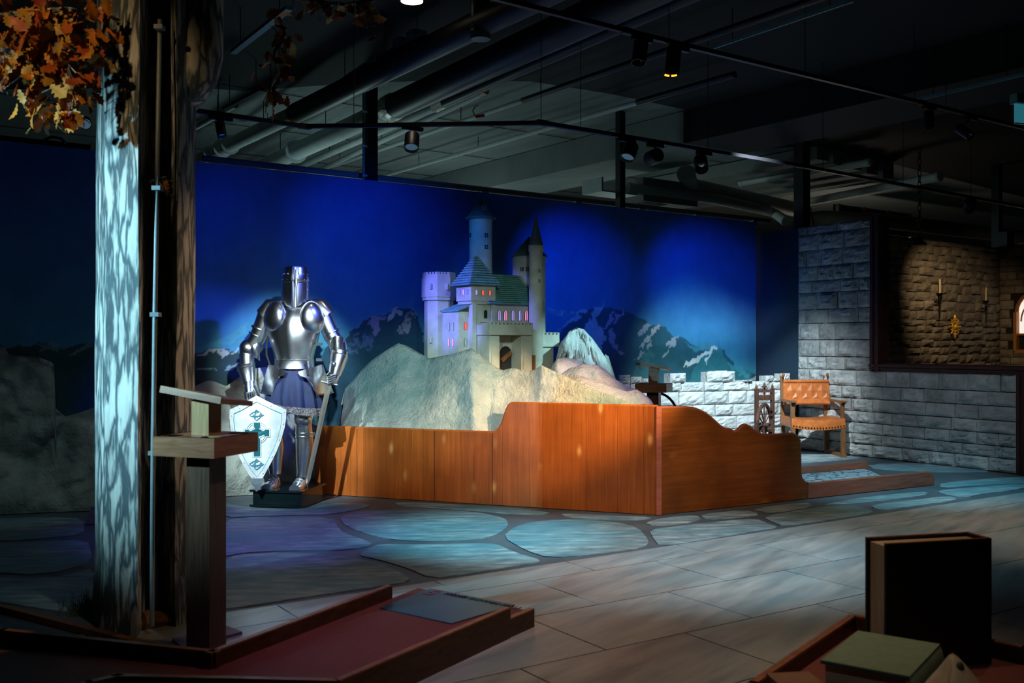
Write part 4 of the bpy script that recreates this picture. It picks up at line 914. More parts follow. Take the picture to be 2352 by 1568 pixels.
# towers
def loc(px, d): q = P(px, HY, d)-U0; return q.dot(U), q.dot(V)
def zd(py, d): return z_(py, d)
def tower(name, px, d, hw, y0, y1, mat=M_cas, n=28, extra=()):
    u, v = loc(px, d); r = hw/F*d
    return u, v, r, MB().lathe([(r, -0.05 if y0 is None else zd(y0, d)), (r, zd(y1, d))]+list(extra), (u, v, 0), n).build(name, mat, cas, True, world=False)
def cone(name, u, v, r, zb, zt, par, flare=1.0): return MB().lathe([(r*0.9, zb), (r*flare, zb+0.002), (r*0.82, zb+(zt-zb)*0.16), (0.004, zt)], (u, v, 0), 28).build(name, M_cone, par, True, world=False)
d = 10.05
u, v, r, tw_ = tower('tall_tower', 1104, d, 26.5, None, 499)
cone('cone_roof', u, v, 35/F*d, zd(502, d), zd(457, d), tw_)
MB().lathe([(35/F*d, zd(504,d)), (36/F*d, zd(502,d)), (35/F*d, zd(499,d))], (u,v,0), 28).build('eave', M_cone, tw_, True, world=False)
dv = Vector((0.45, -0.9, 0)); 
cpx = P(1112, 476, d-0.09); q = cpx-U0; MB().box(-0.018, 0.018, -0.03, 0.03, -0.03, 0.02, Matrix.Translation((q.dot(U), q.dot(V), cpx.z-1.05))).build('dormer', M_cone, tw_, world=False)
def tower_window(px, py, d, cu_, cv_, r, par, w=0.03, h=0.05):
    q = P(px, py, d)-U0; du = q.dot(U)-cu_; dv_ = q.dot(V)-cv_
    # point on the cylinder facing the viewer at this column
    cw = U0+U*cu_+V*cv_; k = (px-CX)/F; bx = Vector((k, 1, 0)).normalized(); oc = Vector((-cw.x, -cw.y, 0)); b_ = oc.dot(bx); c_ = oc.dot(oc)-r*r; disc = max(0, b_*b_-c_); t_ = -b_-math.sqrt(disc)
    pw = bx*t_; nrm = (pw-Vector((cw.x,cw.y,0))).normalized(); ang = math.atan2(nrm.dot(V), nrm.dot(U))+pi/2
    Mx = Matrix.Translation(((pw-U0).dot(U), (pw-U0).dot(V), z_(py, pw.y))) @ Matrix.Rotation(ang, 4, 'Z')
    MB().box(-w/2, w/2, -0.004, 0.006, -h/2, h/2, Mx).build('window_recess', M_dark, par, world=False)
    MB().box(-0.002, 0.002, -0.006, 0.0, -h/2, h/2, Mx).box(-w/2, w/2, -0.006, 0.0, -0.002, 0.002, Mx).build('glazing_bar', M_palep, par, world=False)
tower_window(1117, 540, d, u, v, r, tw_, 0.036, 0.040); tower_window(1117, 567, d, u, v, r, tw_, 0.036, 0.040); tower_window(1080, 540, d, u, v, r, tw_, 0.036, 0.040)
d = 10.05
u, v, r, t2 = tower('back_tower', 1215, d, 38, None, 587)
cone('cone_roof', u, v, 44/F*d, zd(590, d), zd(543, d), t2)
tower_window(1199, 618, d, u, v, r, t2, 0.034, 0.036); tower_window(1211, 618, d, u, v, r, t2, 0.03, 0.036)
d = 9.72
u, v, r, t3 = tower('slender_tower', 1231, d, 16, None, 565)
MB().lathe([(r*1.08, zd(577,d)), (r*1.1, zd(575,d)), (r*1.1, zd(564,d))], (u,v,0), 24).build('collar', M_cas, t3, True, world=False)
cone('cone_roof', u, v, 17.5/F*d, zd(566, d), zd(495, d), t3)
tower_window(1239, 622, d, u, v, r, t3, 0.02, 0.03); tower_window(1239, 645, d, u, v, r, t3, 0.02, 0.03)
MB().lathe([(0.062, -0.1), (0.062, zz(690, uh1, 0.1))], (uh1+0.02, 0.10, 0), 20).build('stair_tower', M_cas, cas, True, world=False)
# octagonal crenellated tower on the left
d = 9.95; u, v = loc(1008, d); ro = 40/F*d
def octo(name, r, z0, z1, par=cas): return MB().lathe([(r, z0), (r, z1)], (u, v, 0), 8, Matrix.Rotation(0.15, 4, 'Z')).build(name, M_cas, par, world=False)
oc = octo('octagon_tower', ro*0.84, -0.1, zd(686, d)); octo('octagon_ledge', ro*0.95, zd(690, d), zd(683, d), oc); octo('octagon_head', ro, zd(683, d), zd(640, d), oc); octo('octagon_parapet', ro*0.96, zd(640, d), zd(631, d), oc)
for i in range(8):
    a0 = 0.15+i*pi/4; a1 = a0+pi/4
    for k in range(4):
        f0, f1 = (k+0.15)/4, (k+0.75)/4
        pa = Vector((math.cos(a0), math.sin(a0), 0)).lerp(Vector((math.cos(a1), math.sin(a1), 0)), f0)*ro*0.96; pb = Vector((math.cos(a0), math.sin(a0), 0)).lerp(Vector((math.cos(a1), math.sin(a1), 0)), f1)*ro*0.96
        c_ = Vector((u, v, zd(631, d))); MB().box(0, (pb-pa).length, 0, 0.025, 0, 0.02, frame(c_+pa, pb-pa)).build('merlon', M_cas, oc, world=False)
def flat_window(px, py, w, h, mat, d_, par):
    q = P(px, py, d_)-U0; MB().box(-w/2, w/2, -0.006, 0.01, -h/2, h/2, Matrix.Translation((q.dot(U), q.dot(V), z_(py, d_))) @ Matrix.Rotation(-0.35, 4, 'Z')).build('pane', mat, par, world=False)
flat_window(989, 657, 0.016, 0.055, M_palep, d-ro*0.93, oc); flat_window(1026, 658, 0.020, 0.06, M_palep, d-ro*0.86, oc); flat_window(989, 780, 0.016, 0.06, M_palep, d-ro*0.80, oc)
# ================================================================ PLASTER ROCKS ALONG THE WALL
M_rock = pm('grey_plaster_rock', [(0.3, (0.20, 0.22, 0.19)), (0.55, (0.34, 0.36, 0.32)), (0.75, (0.50, 0.50, 0.44))], scale=2.4, rough=0.85, bmp=0.9, bs=10, bd=0.05, detail=9)
def rocks(name, sil, basey, label, seed, lean=0.22, amp=0.10):
    xs = [p[0] for p in sil]; cols = np.linspace(xs[0], xs[-1], int((xs[-1]-xs[0])/5)+2); rings = []
    bx = [p[0] for p in basey]; by = [p[1] for p in basey]
    for px in cols:
        py = np.interp(px, xs, [p[1] for p in sil]); g = G(px, np.interp(px, bx, by)); top = CH+(HY-py)/F*(g.y+lean); row = []
        dirv = Vector((g.x, g.y, 0)).normalized()
        for i in range(41):
            t_ = i/40; p = Vector((g.x, g.y, 0))+dirv*(lean*t_**1.5); p.z = top*t_
            w = Vector((p.x*1.6+seed, p.y*1.6, p.z*1.6)); n_ = mnoise.fractal(w, 1.0, 2.0, 6)+0.9*abs(mnoise.noise(w*1.7))
            cr = mnoise.noise(Vector((p.x*2.3+p.z*1.4+seed, p.z*2.1-p.x, seed))); n_ -= 0.5*max(0, 0.12-abs(cr))/0.12*0.5
            p -= dirv*(n_*amp*min(1, t_*4+0.15)); p.z = max(0, p.z); row.append(p)
        tp = row[-1]; row.append(tp+dirv*0.25-Vector((0,0,0.05)))
        for q in row: q.y = min(q.y, my(q.x)-0.02)
        rings.append(row)
    e = empty(name, G((xs[0]+xs[-1])/2, np.interp((xs[0]+xs[-1])/2, bx, by)), 0, label, 'rock'); e.location.z = 0
    MB().loft(rings, False, False).build('rock_face', M_rock, e, 2); return e
rocks('plaster_rock', [(-80,760),(-20,780),(5,793),(20,812),(60,818),(85,818),(122,832),(135,865),(142,895),(128,935),(150,955),(175,948),(205,938),(240,925),(300,910),(400,900),(447,886),(475,874),(490,874),(520,886),(545,868),(575,846),(612,842),(640,880),(660,930),(700,960),(740,985),(765,1000)],
      [(-80,1186),(0,1180),(210,1172),(440,1146),(540,1138),(640,1132),(765,1124)], 'craggy grey plaster rock along the mural behind tree and knight', 4.0, amp=0.15)
# ================================================================ KNIGHT
KD = 8.42
def K(px, py, dy=0.0): return P(px, py, KD+dy)
ks = KD/F
kb = K(668, 1120); kn = empty('suit_of_armour', (kb.x, kb.y, 0.13), 0, 'polished steel suit of armour with great helm, standing on a black pedestal', 'suit of armour')
def ring(px, py, hw, b, dy=0, n=32, drop=0, ridge=0, tilt=0, pleat=0, ph=0, th=(0, 2*pi), ex=1.0):
    c = K(px, py, dy); out = []
    full = abs(th[1]-th[0]-2*pi) < 1e-6
    for k in range(n):
        a = th[0]+(th[1]-th[0])*k/(n if full else n-1); ca, sa = math.cos(a), math.sin(a)
        x = hw*ks*math.copysign(abs(ca)**ex, ca); y = b*math.copysign(abs(sa)**ex, sa)
        if pleat: f = 1+pleat*math.cos(11*a+ph); x *= f; y *= f
        z = -drop*ks*max(0, -sa)**3+tilt*ks*ca
        if ridge: y -= ridge*math.exp(-((a-1.5*pi)/0.13)**2)
        out.append(c+Vector((x, y, z)))
    return out
def body(name, rows, mat=M_steel, par=None, cap=True, sm=True, **kw):
    AN = ('px','py','hw','b','dy','n','drop','ridge','tilt','pleat','ph')
    full = 'th' not in kw
    nn = kw.get('n', 32)
    return MB().loft([ring(**{**dict(zip(AN, r)), **kw, 'n': nn}) for r in rows], cap and full, full).build(name, mat, par or kn, sm)
# great helm
helm = body('helm', [(678,692,31,.122,0,32,16),(678,689,31.5,.125,0,32,14),(678.5,672,31,.124,0,32,6),(679,655,30.5,.122,0,32,2),(680,640,29,.117),(680,626,27.5,.11),(680,616,26,.105),(680,613.5,25,.10)], ridge=0.018)
body('brow_plate', [(679.3,647,30.8,.124),(679.3,645,31.3,.127),(680,630,29.2,.119),(680,622,28,.113),(680,616,27.2,.109)], par=helm, cap=False, ridge=0.018, th=(pi*1.02, pi*1.98))
body('nasal_strip', [(678,706,2.2,.006,-.131),(679,660,2.2,.006,-.138),(679.5,648,5,.006,-.139),(680,635,2,.006,-.136),(680,618,1.6,.006,-.124)], par=helm, n=8)
for t0, t1 in ((1.14, 1.44), (1.56, 1.86)):
    MB().loft([ring(679.2, 650.5, 31.3, .127, 0, 12, ridge=0.018, th=(pi*t0, pi*t1)), ring(679.2, 648.3, 31.3, .127, 0, 12, ridge=0.018, th=(pi*t0, pi*t1))], False, False).build('eye_slit', M_blackmatte, helm)
for th in (1.16, 1.80):
    b = MB()
    b.loft([ring(678.6, y, 31.4, .127, 0, 3, th=(pi*th-0.02, pi*th+0.02)) for y in (685, 660)], False, False)
    b.loft([ring(678.6, y, 31.6, .128, 0, 5, th=(pi*th-0.22, pi*th+0.22)) for y in (673, 671)], False, False)
    b.build('breath_cross', M_blackmatte, helm)
for y in (630, 643):
    for k in (1.08, 1.22, 1.36, 1.64, 1.78, 1.92): a = k*pi; c = K(679.5, y); hw_ = 29.5 if y < 640 else 31; MB().ball(c+Vector((hw_*ks*math.cos(a), .122*math.sin(a), 0)), 0.006, 6).build('rivet', M_steel, helm, True)
for y in (652, 664, 676, 688):
    for k in (1.03, 1.93): a = k*pi; MB().ball(K(678.5, y)+Vector((31*ks*math.cos(a), .125*math.sin(a), 0)), 0.006, 6).build('rivet', M_steel, helm, True)
# gorget, cuirass
body('gorget', [(678,712,30,.095),(678.5,700,24,.085),(679,690,20,.08)], M_blackmatte)
cu_ = body('breastplate', [(676,830,44,.128),(676,820,44.5,.132),(675.5,806,48,.142),(675,788,54,.156),(674.5,768,59,.165),(674,748,61,.162),(674.5,732,59,.15),(676,720,53,.13),(677,712,42,.112),(678,707,34,.10)], ridge=0.010, n=48)
MB().tube([p for p in ring(677.5,708,35.5,.103,0,33,10,th=(pi*1.0,pi*2.0))], 0.007, 8).build('collar_rim', M_steel, cu_, True)
body('belt_plate', [(676,846,47,.152,0,32),(676,843,46,.15),(676,828,45,.142),(676,825,45.5,.145)], ridge=0.0, cap=False)
for k in (1.25, 1.75): a = k*pi; MB().ball(K(676, 833)+Vector((46*ks*math.cos(a), .145*math.sin(a), 0)), 0.009, 8).build('belt_stud', M_steel, cu_, True)
MB().tube([K(618,765,-.02), K(612,790,-.03), K(612,815,-.03), K(620,838,-.04)], 0.008, 6).build('side_strap', M_blackmatte, cu_, True)
for y in (790, 826): MB().box(-.02, .03, -.01, .01, -.012, .012, Matrix.Translation(K(732, y, -.05))).build('buckle', M_steel_d, cu_)
# tassets
def plate(name, poly, fdep, mat, par, th=0.006, sub=3, sm=False):
    n = len(poly); cx_ = sum(p[0] for p in poly)/n; cy_ = sum(p[1] for p in poly)/n; rings = []
    pl = []
    for i in range(n):
        a, b_ = poly[i], poly[(i+1) % n]
        for k in range(3): pl.append((a[0]+(b_[0]-a[0])*k/3, a[1]+(b_[1]-a[1])*k/3))
    for s_ in (1.0, 0.8, 0.55, 0.28, 0.03): rings.append([K(cx_+(x-cx_)*s_, cy_+(y-cy_)*s_, fdep(cx_+(x-cx_)*s_, cy_+(y-cy_)*s_)) for x, y in pl])
    back = [[p+Vector((0, th, 0)) for p in r] for r in rings[::-1]]
    return MB().loft(back+rings).build(name, mat, par, True)
ft = lambda x, y: -0.185+0.00003*(x-676)**2
tl_ = plate('tasset', [(616,838),(628,838),(640,847),(656,850),(653,861),(641,866),(632,880),(624,906),(599,902),(606,870)], ft, M_steel, kn)
tr_ = plate('tasset', [(684,854),(700,848),(722,842),(741,836),(752,868),(766,900),(748,905),(728,906),(715,882),(703,867),(689,863)], ft, M_steel, kn)
for par, ln in ((tl_, [(641,866),(632,880),(624,906),(599,902)]), (tr_, [(689,863),(703,867),(715,882),(728,906),(748,905),(766,900)])):
    MB().tube([K(x, y, ft(x, y)-0.004) for x, y in ln], 0.006, 6).build('rolled_edge', M_steel, par, True)
for par, x0, y0, x1, y1 in ((tl_, 638,826,630,866), (tr_, 703,830,708,862)):
    MB().tube([K(x0,y0,-.165), K(x1,y1,ft(x1,y1)-.008)], 0.011, 5).build('strap', M_blackmatte, par)
# cloth skirt and trim
body('skirt', [(676,842,42,.11),(675,860,46,.118,0,66,0,0,0,.03),(674,885,52,.13,0,66,0,0,0,.08,.5),(675,912,58,.14,0,66,0,0,-2,.12,.9),(677,940,61,.15,0,66,0,0,-6,.11,1.1)], M_cloth, n=66)
m, N, L, B = newmat('silver_sequins'); co = coords(N, L, (1,1,1), 0); vv = N.new('ShaderNodeTexVoronoi'); vv.inputs['Scale'].default_value = 130; L.new(co, vv.inputs['Vector'])
L.new(ramp(N, L, vv.outputs['Color'], [(0.2, (0.35,0.30,0.45)), (0.8, (1,0.95,0.85))]), B.inputs['Base Color']); B.inputs['Metallic'].default_value = 0.8; B.inputs['Roughness'].default_value = 0.3; bump(N, L, B, vv.outputs['Distance'], 1.0, 0.02)
body('hem_trim', [(677,931,63,.155,0,66,0,0,-6,.07,1.1),(677,948,64,.158,0,66,0,0,-7,.07,1.1)], m, n=66, cap=False)
# limbs
def limb(name, pts, rad, mat=M_steel, par=None, n=18): return MB().tube([K(*p) for p in pts], [r*ks for r in rad], n).build(name, mat, par or kn, True)
def band(name, a, b_, t0, t1, r, par): pa, pb = K(*a), K(*b_); return MB().tube([pa.lerp(pb, t0), pa.lerp(pb, (t0+t1)/2), pa.lerp(pb, t1)], [r*ks*.97, r*ks, r*ks*.97], 20).build(name, M_steel, par, True)
# shoulders
def pauldron(px, py, rx, rz, tilt, side):
    c = K(px, py, -.09); rings = []; n = 26
    Mx = Matrix.Rotation(tilt, 4, 'Y')
    for i in range(9):
        a = i/8*pi*0.5; rr = math.sin(a); yy = -0.075*math.cos(a)
        ring_ = []
        for k in range(n):
            t_ = 2*pi*k/n; x = rx*ks*rr*math.cos(t_)*(1-0.12*math.sin(t_)); z = rz*ks*rr*math.sin(t_)
            ring_.append(c+Mx @ Vector((x, yy+0.02*rr*(side*math.cos(t_))*1.6, z)))
        rings.append(ring_)
    p = MB().loft(rings+[[q+Vector((0,.01,0)) for q in rings[-1]]]).build('pauldron', M_steel, kn, True)
    MB().tube(rings[-1]+rings[-1][:1], 0.006, 6, False).build('rolled_edge', M_steel, p, True); return p
pauldron(631, 727, 27, 36, 0.10, -1); pauldron(717, 729, 26, 36, -0.10, 1)
for sx, cx0, cx1 in ((-1, 645, 606), (1, 712, 752)):
    limb('shoulder_plate', [(cx0,694,-.01),((cx0+cx1)/2,704,0),(cx1,726,0)], [9,22,21])
    limb('strap_buckle', [(cx0-sx*2,692,-.03),(cx0+sx*8,696,-.04)], [4,4], M_steel_d, n=8)
# viewer-left arm
ua_l = limb('upper_arm', [(613,722,0),(603,748,0),(592,776,0),(578,797,0)], [21,20,19,18])
band('arm_ring', (613,722,0), (578,797,0), .42, .48, 21, ua_l); band('arm_ring', (613,722,0), (578,797,0), .62, .66, 20.5, ua_l)
el = MB().ball(K(571,800), 21*ks, 14, (1,1,1.05)).build('elbow_cop', M_steel, kn, True)
plate('elbow_wing', [(576,800),(584,790),(598,784),(607,787),(604,802),(596,811),(597,829),(584,820)], lambda x, y: -.105+0.00022*(x-583)**2+0.00006*(y-800)**2, M_steel, el)
va = limb('forearm', [(568,806,0),(568,825,-.01),(569,848,-.02)], [18,16.5,14.5])
cf = limb('gauntlet_cuff', [(564,836,-.03),(566,846,-.03),(570,866,-.05),(572,884,-.07)], [22.5,21,16,11.5])
band('cuff_ring', (564,836,-.03), (570,866,-.05), .3, .38, 21.5, cf)
hd = limb('hand_plate', [(572,878,-.08),(573,892,-.10),(574,903,-.12)], [10.5,11,9.5])
for fx in (565, 570.5, 576, 581): limb('finger', [(fx,900,-.12),(fx+1,912,-.165),(fx+4,922,-.20),(fx+6,930,-.205)], [4.2,4.2,3.8,3.0], M_steel, hd, 10)
limb('thumb', [(581,886,-.09),(588,895,-.12),(594,908,-.16)], [4.5,4.2,3.2], M_steel, hd, 10)
# viewer-right arm
ua_r = limb('upper_arm', [(742,724,0),(752,748,0),(763,772,0),(772,786,0)], [20,19,19,18])
band('arm_ring', (742,724,0), (772,786,0), .62, .68, 21, ua_r)
el = limb('elbow_cop', [(776,772,-.02),(774,782,-.02),(776,796,-.02),(778,806,-.02)], [14,20,21,20])
plate('elbow_wing', [(753,795,),(757,780),(766,773),(780,771),(789,778),(792,792),(786,802),(760,803)], lambda x, y: -.105+0.00016*(x-773)**2, M_steel, el)
cf = limb('gauntlet_cuff', [(780,806,-.03),(778,820,-.04),(773,842,-.06),(768,862,-.08)], [20,21,18,13.5])
band('cuff_ring', (780,806,-.03), (773,842,-.06), .2, .28, 21.6, cf)
hd = limb('hand_plate', [(769,858,-.08),(765,868,-.10),(762,876,-.11)], [12,13,11])
for k in range(4): limb('finger', [(771,864+k*5,-.11),(763,863+k*5,-.155),(755,865+k*5,-.15),(752,867+k*5,-.115)], [4.3,4.3,4.0,3.4], M_steel, hd, 10)
limb('thumb', [(762,862,-.13),(756,858,-.16),(752,862,-.15)], [4.5,4.4,3.6], M_steel, hd, 10)
# legs
def leg(name, pts, rad): return limb(name, pts, rad, n=22)
lr = leg('leg_plate', [(698,925,0),(697,948,-.01),(697,975,-.005),(699,1000,0),(700,1020,.005),(698,1050,0),(696,1085,0),(695,1094,0)], [25,23,18.5,19.5,20.5,18,14,14.5])
MB().ball(K(695,962,-.035), 20*ks, 14, (1,.8,1.1)).build('knee_cop', M_steel, lr, True)
for y in (992, 1000): band('knee_ring', (699,y,0), (699,y+4,0), 0, 1, 21, lr)
ll = leg('leg_plate', [(630,925,.03),(628,960,.03),(631,1000,.04),(633,1025,.04),(632,1060,.035),(632,1088,.03)], [24,22,19,20,17,13.5])
MB().ball(K(627,962,0), 20*ks, 14, (1,.8,1.1)).build('knee_cop', M_steel, ll, True)
def sabaton(ax, ay, ady, tx, ty, tdy, par):
    a, t_ = K(ax, ay, ady), K(tx, ty, tdy); fl_ = 0.142
    rings = []
    fwd = Vector((t_.x-a.x, t_.y-a.y, 0)); l = fwd.length; fwd.normalize(); sd = Vector((-fwd.y, fwd.x, 0))
    for k, w, h in ((-.35,.035,.05),(-.25,.042,.10),(0.0,.046,.105),(.3,.048,.085),(.6,.052,.062),(.85,.05,.05),(1.0,.046,.045)):
        c = Vector((a.x, a.y, fl_))+fwd*(l*k); rings.append([c+sd*(w*math.cos(q))+Vector((0,0,h*max(0,math.sin(q))**.7)) for q in np.linspace(0, pi, 12)])
    s_ = MB().loft(rings).build('sabaton', M_steel, par, True)
    for k in (.15, .35, .55):
        c = Vector((a.x, a.y, fl_))+fwd*(l*k); h = .105-.07*k; MB().tube([c+sd*(.05*math.cos(q))+Vector((0,0,(h+.004)*max(0,math.sin(q))**.7)) for q in np.linspace(0, pi, 12)], .004, 5).build('foot_lame', M_steel, s_, True)
sabaton(694, 1100, 0.02, 676, 1120, -.19, lr); sabaton(632, 1098, 0.05, 613, 1112, -.13, ll)
# pedestal
pa = G(573, 1163); pb = G(696, 1167); pw = pb-pa; f_ = frame((pa.x, pa.y, 0), pw); wl_ = pw.length
ped = empty('pedestal', f_ @ Vector((wl_/2, .24, 0)), 0, 'low glossy black pedestal under the suit of armour', 'pedestal')
MB().box(0.0, wl_, 0, .52, 0, .018, f_).build('plinth', M_gloss_black, ped); MB().box(.022, wl_-.022, .02, .50, .018, .122, f_).build('block', M_gloss_black, ped); MB().box(0.0, wl_, 0, .52, .122, .14, f_).build('top_board', M_gloss_black, ped)
# sword
sw = empty('sword', K(706, 1112, -.12), 0, 'long straight sword held point down by the armour', 'sword')
top, tip = K(759, 868, -.135), K(705, 1113, -.10); dr = (tip-top).normalized(); sx = dr.cross(Vector((0,1,0))).normalized()
def blade(w, th, a, b_, mat, name, tipk=0.0):
    ny = dr.cross(sx); rg = []
    for k, ww in ((a, w), (b_-tipk, w*.85), (b_, w*.25 if tipk else w*.85)):
        c = top+dr*k; rg.append([c+sx*ww, c+ny*th, c-sx*ww, c-ny*th])
    return MB().loft(rg).build(name, mat, sw)
bl = blade(.022, .006, .06, (tip-top).length, M_bladem, 'blade', .05)
MB().tube([top-dr*.10, top+dr*.05], .014, 10).build('grip', M_blackmatte, sw, True); MB().tube([top+dr*.045-sx*.07, top+dr*.045+sx*.07], .009, 8).build('cross_guard', M_steel, sw, True); MB().ball(top-dr*.12, .024, 10).build('pommel', M_steel, sw, True)
# shield
SDP = -0.27
sh = empty('shield', K(590, 1122, SDP), 0, 'bright heater shield with teal cross and two knot ornaments', 'shield')
out = [(589,909),(612,921),(636,932),(657,941),(656.5,960),(653,982),(645,1010),(634,1038),(620,1066),(605,1093),(590,1112),(574,1092),(558,1066),(545,1038),(536,1010),(530,982),(527.5,960),(528,941),(548,932),(568,921)]
def sp(x, y, off=0): return P(x, y, KD+SDP+off+0.055*((x-590)/66)**2+0.012*((y-1000)/100)**2)
def pring(s_, off=0, cx_=590, cy_=1000):
    pl = []
    for i in range(len(out)):
        a, b_ = out[i], out[(i+1) % len(out)]
        for k in range(2): pl.append((a[0]+(b_[0]-a[0])*k/2, a[1]+(b_[1]-a[1])*k/2))
    return [sp(cx_+(x-cx_)*s_, cy_+(y-cy_)*s_, off) for x, y in pl]
rg = [pring(s_) for s_ in (1, .9, .7, .5, .3, .1, .01)]
MB().loft([[p+Vector((0,.008,0)) for p in r] for r in rg[::-1]]+rg).build('face', M_shield, sh, True)
MB().loft([pring(1.01, .0), pring(1.01, -.007), pring(.86, -.006), pring(.855, 0)], False).build('rim', M_shield, sh, False)
MB().tube([p for p in pring(.852, -.004)]+[pring(.852, -.004)[0]], .0028, 5, False).build('engraved_border', M_engrave, sh)
for i in range(0, 40, 3): p = pring(.93, -.008)[i]; MB().ball(p, .006, 6).build('rivet', M_steel, sh, True)
def cross_poly(cx_, cy_, k):
    w, h1, h2, a = 7.2, 24, 54, 28
    pts = [(-w,-h1),(w,-h1),(w,-14),(4,-9),(9,-6.5),(a*.55,-4.5),(a*.7,-7.5),(a,-7.5),(a,7.5),(a*.7,7.5),(a*.55,4.5),(9,6.5),(4,9),(w,14),(w,h2),(-w,h2),(-w,14),(-4,9),(-9,6.5),(-a*.55,4.5),(-a*.7,7.5),(-a,7.5),(-a,-7.5),(-a*.7,-7.5),(-a*.55,-4.5),(-9,-6.5),(-4,-9),(-w,-14)]
    return [(cx_+x+k*math.copysign(1, x), cy_+y+k*math.copysign(1, y)) for x, y in pts]
def flat(name, poly, off, mat): 
    f_ = [sp(x, y, off) for x, y in poly]; n = len(f_)
    MB().add(f_+[p+Vector((0,.004,0)) for p in f_], [tuple(range(n))[::-1], tuple(range(n, 2*n))]+[(i, n+i, n+(i+1)%n, (i+1)%n) for i in range(n)]).build(name, mat, sh)
flat('cross_outline', cross_poly(590, 994, 2.6), -.005, M_engrave); flat('cross_border', cross_poly(590, 994, 1.9), -.0065, M_shield); flat('cross', cross_poly(590, 994, 0), -.009, M_teal_metal)
for r_ in (21, 25): MB().tube([sp(590+r_*math.cos(t_), 994+r_*math.sin(t_), -.003) for t_ in np.linspace(0, 2*pi, 41)], .0016, 4, False).build('engraved_circle', M_engrave, sh)
for cy_ in (953, 1066):
    b = MB()
    b.tube([sp(589+8.5*(math.sin(3*t_+.26)+math.sin(4*t_)), cy_+6.6*(math.sin(3*t_+.26)-math.sin(4*t_)), -.005) for t_ in np.linspace(0, 2*pi, 141)], .0022, 4, False)
    for ox, oy in ((-11,0),(11,0),(0,-8),(0,8)): b.tube([sp(589+ox+4*math.cos(t_), cy_+oy+3.2*math.sin(t_), -.005) for t_ in np.linspace(0, 2*pi, 17)], .002, 4, False)
    b.build('knot_ornament', M_engrave, sh)
MB().loft([[sp(572,1098,-.012), sp(606,1098,-.012), sp(606,1098,.02), sp(572,1098,.02)], [sp(578,1112,-.012), sp(602,1112,-.012), sp(602,1112,.02), sp(578,1112,.02)], [sp(586,1122,-.008), sp(593,1122,-.008), sp(593,1122,.012), sp(586,1122,.012)], [sp(587,1128,-.006), sp(592,1128,-.006), sp(592,1128,.01), sp(587,1128,.01)]]).build('tip_bracket', plain('pale_steel_bracket', (0.45,0.55,0.58), 0.3, 0.8), sh)
# ================================================================ TREE
def bark(name, dark, light, scale=8.5):
    m, N, L, B = newmat(name); co = coords(N, L, (1, 1, 0.22), 0)
    nn = N.new('ShaderNodeTexNoise'); nn.inputs['Scale'].default_value = 11; nn.inputs['Detail'].default_value = 4; L.new(co, nn.inputs['Vector'])
    ad = N.new('ShaderNodeMix'); ad.data_type = 'VECTOR'; ad.inputs[0].default_value = 0.16
    L.new(co, ad.inputs[4]); L.new(nn.outputs['Color'], ad.inputs[5])
    v = N.new('ShaderNodeTexVoronoi'); v.feature = 'DISTANCE_TO_EDGE'; v.inputs['Scale'].default_value = scale*1.9; L.new(ad.outputs[1], v.inputs['Vector'])
    c = ramp(N, L, v.outputs['Distance'], [(0.05, dark), (0.13, [a*0.55+b_*0.45 for a, b_ in zip(dark, light)]), (0.22, light)])
    f = noise_n(N, L, co, 14, 7); c = mix(N, L, c, ramp(N, L, f, [(0.3, (0.62,0.62,0.62)), (0.7, (1.15,1.15,1.15))]), 1.0, 'MULTIPLY')
    L.new(c, B.inputs['Base Color']); B.inputs['Roughness'].default_value = 0.75
    bump(N, L, B, v.outputs['Distance'], 0.25, 0.02); return m
M_bark = bark('painted_bark', (0.06, 0.085, 0.10), (0.50, 0.50, 0.47))
tree = empty('artificial_tree', (-1.8, 4.95, 0), 0, 'stage-prop oak with painted bark trunk and hanging orange leaves', 'tree')
tp = [(219,4.98),(226,4.86),(242,4.72),(280,4.66),(318,4.60),(334,4.78),(346,4.95),(362,4.98),(384,4.90),(404,4.77),(424,4.84),(447,5.02),(440,5.35),(330,5.5),(240,5.3)]
base = [((x-CX)/F*d, d) for x, d in tp]; cx0, cy0 = -1.8, 5.0; rings = []
for i in range(41):
    z = 3.3*i/40; k = i/40; fl_ = 1+0.07*math.exp(-z*7)
    row = []
    for j, (x, y) in enumerate(base):
        n_ = mnoise.noise(Vector((j*1.7, z*1.3, 4)))*0.010
        row.append(Vector((cx0+(x-cx0)*fl_+n_+0.013*(k-0.45), cy0+(y-cy0)*fl_+n_, z)))
    rings.append(row)
MB().loft(rings).build('trunk', M_bark, tree, True)
# heavy bough leaving to the upper right
pts = [P(415,250,4.95), P(440,195,4.92), P(462,120,4.9), P(462,40,4.9), P(470,-60,4.95)]
rings = []
for (px, w, d, py) in ((402,18,5.02,265),(424,42,4.98,232),(440,56,4.96,190),(452,60,4.96,130),(456,56,4.98,60),(468,44,5.0,0),(480,40,5.0,-60)):
    c = P(px, py, d); rings.append([c+Vector((w/F*d*math.cos(a), 0.12*math.sin(a), 0.02*mnoise.noise(Vector((py*.02, a*2, 1))))) for a in np.linspace(0, 2*pi, 15)[:-1]])
MB().loft(rings[::-1]).build('bough', M_bark, tree, True)
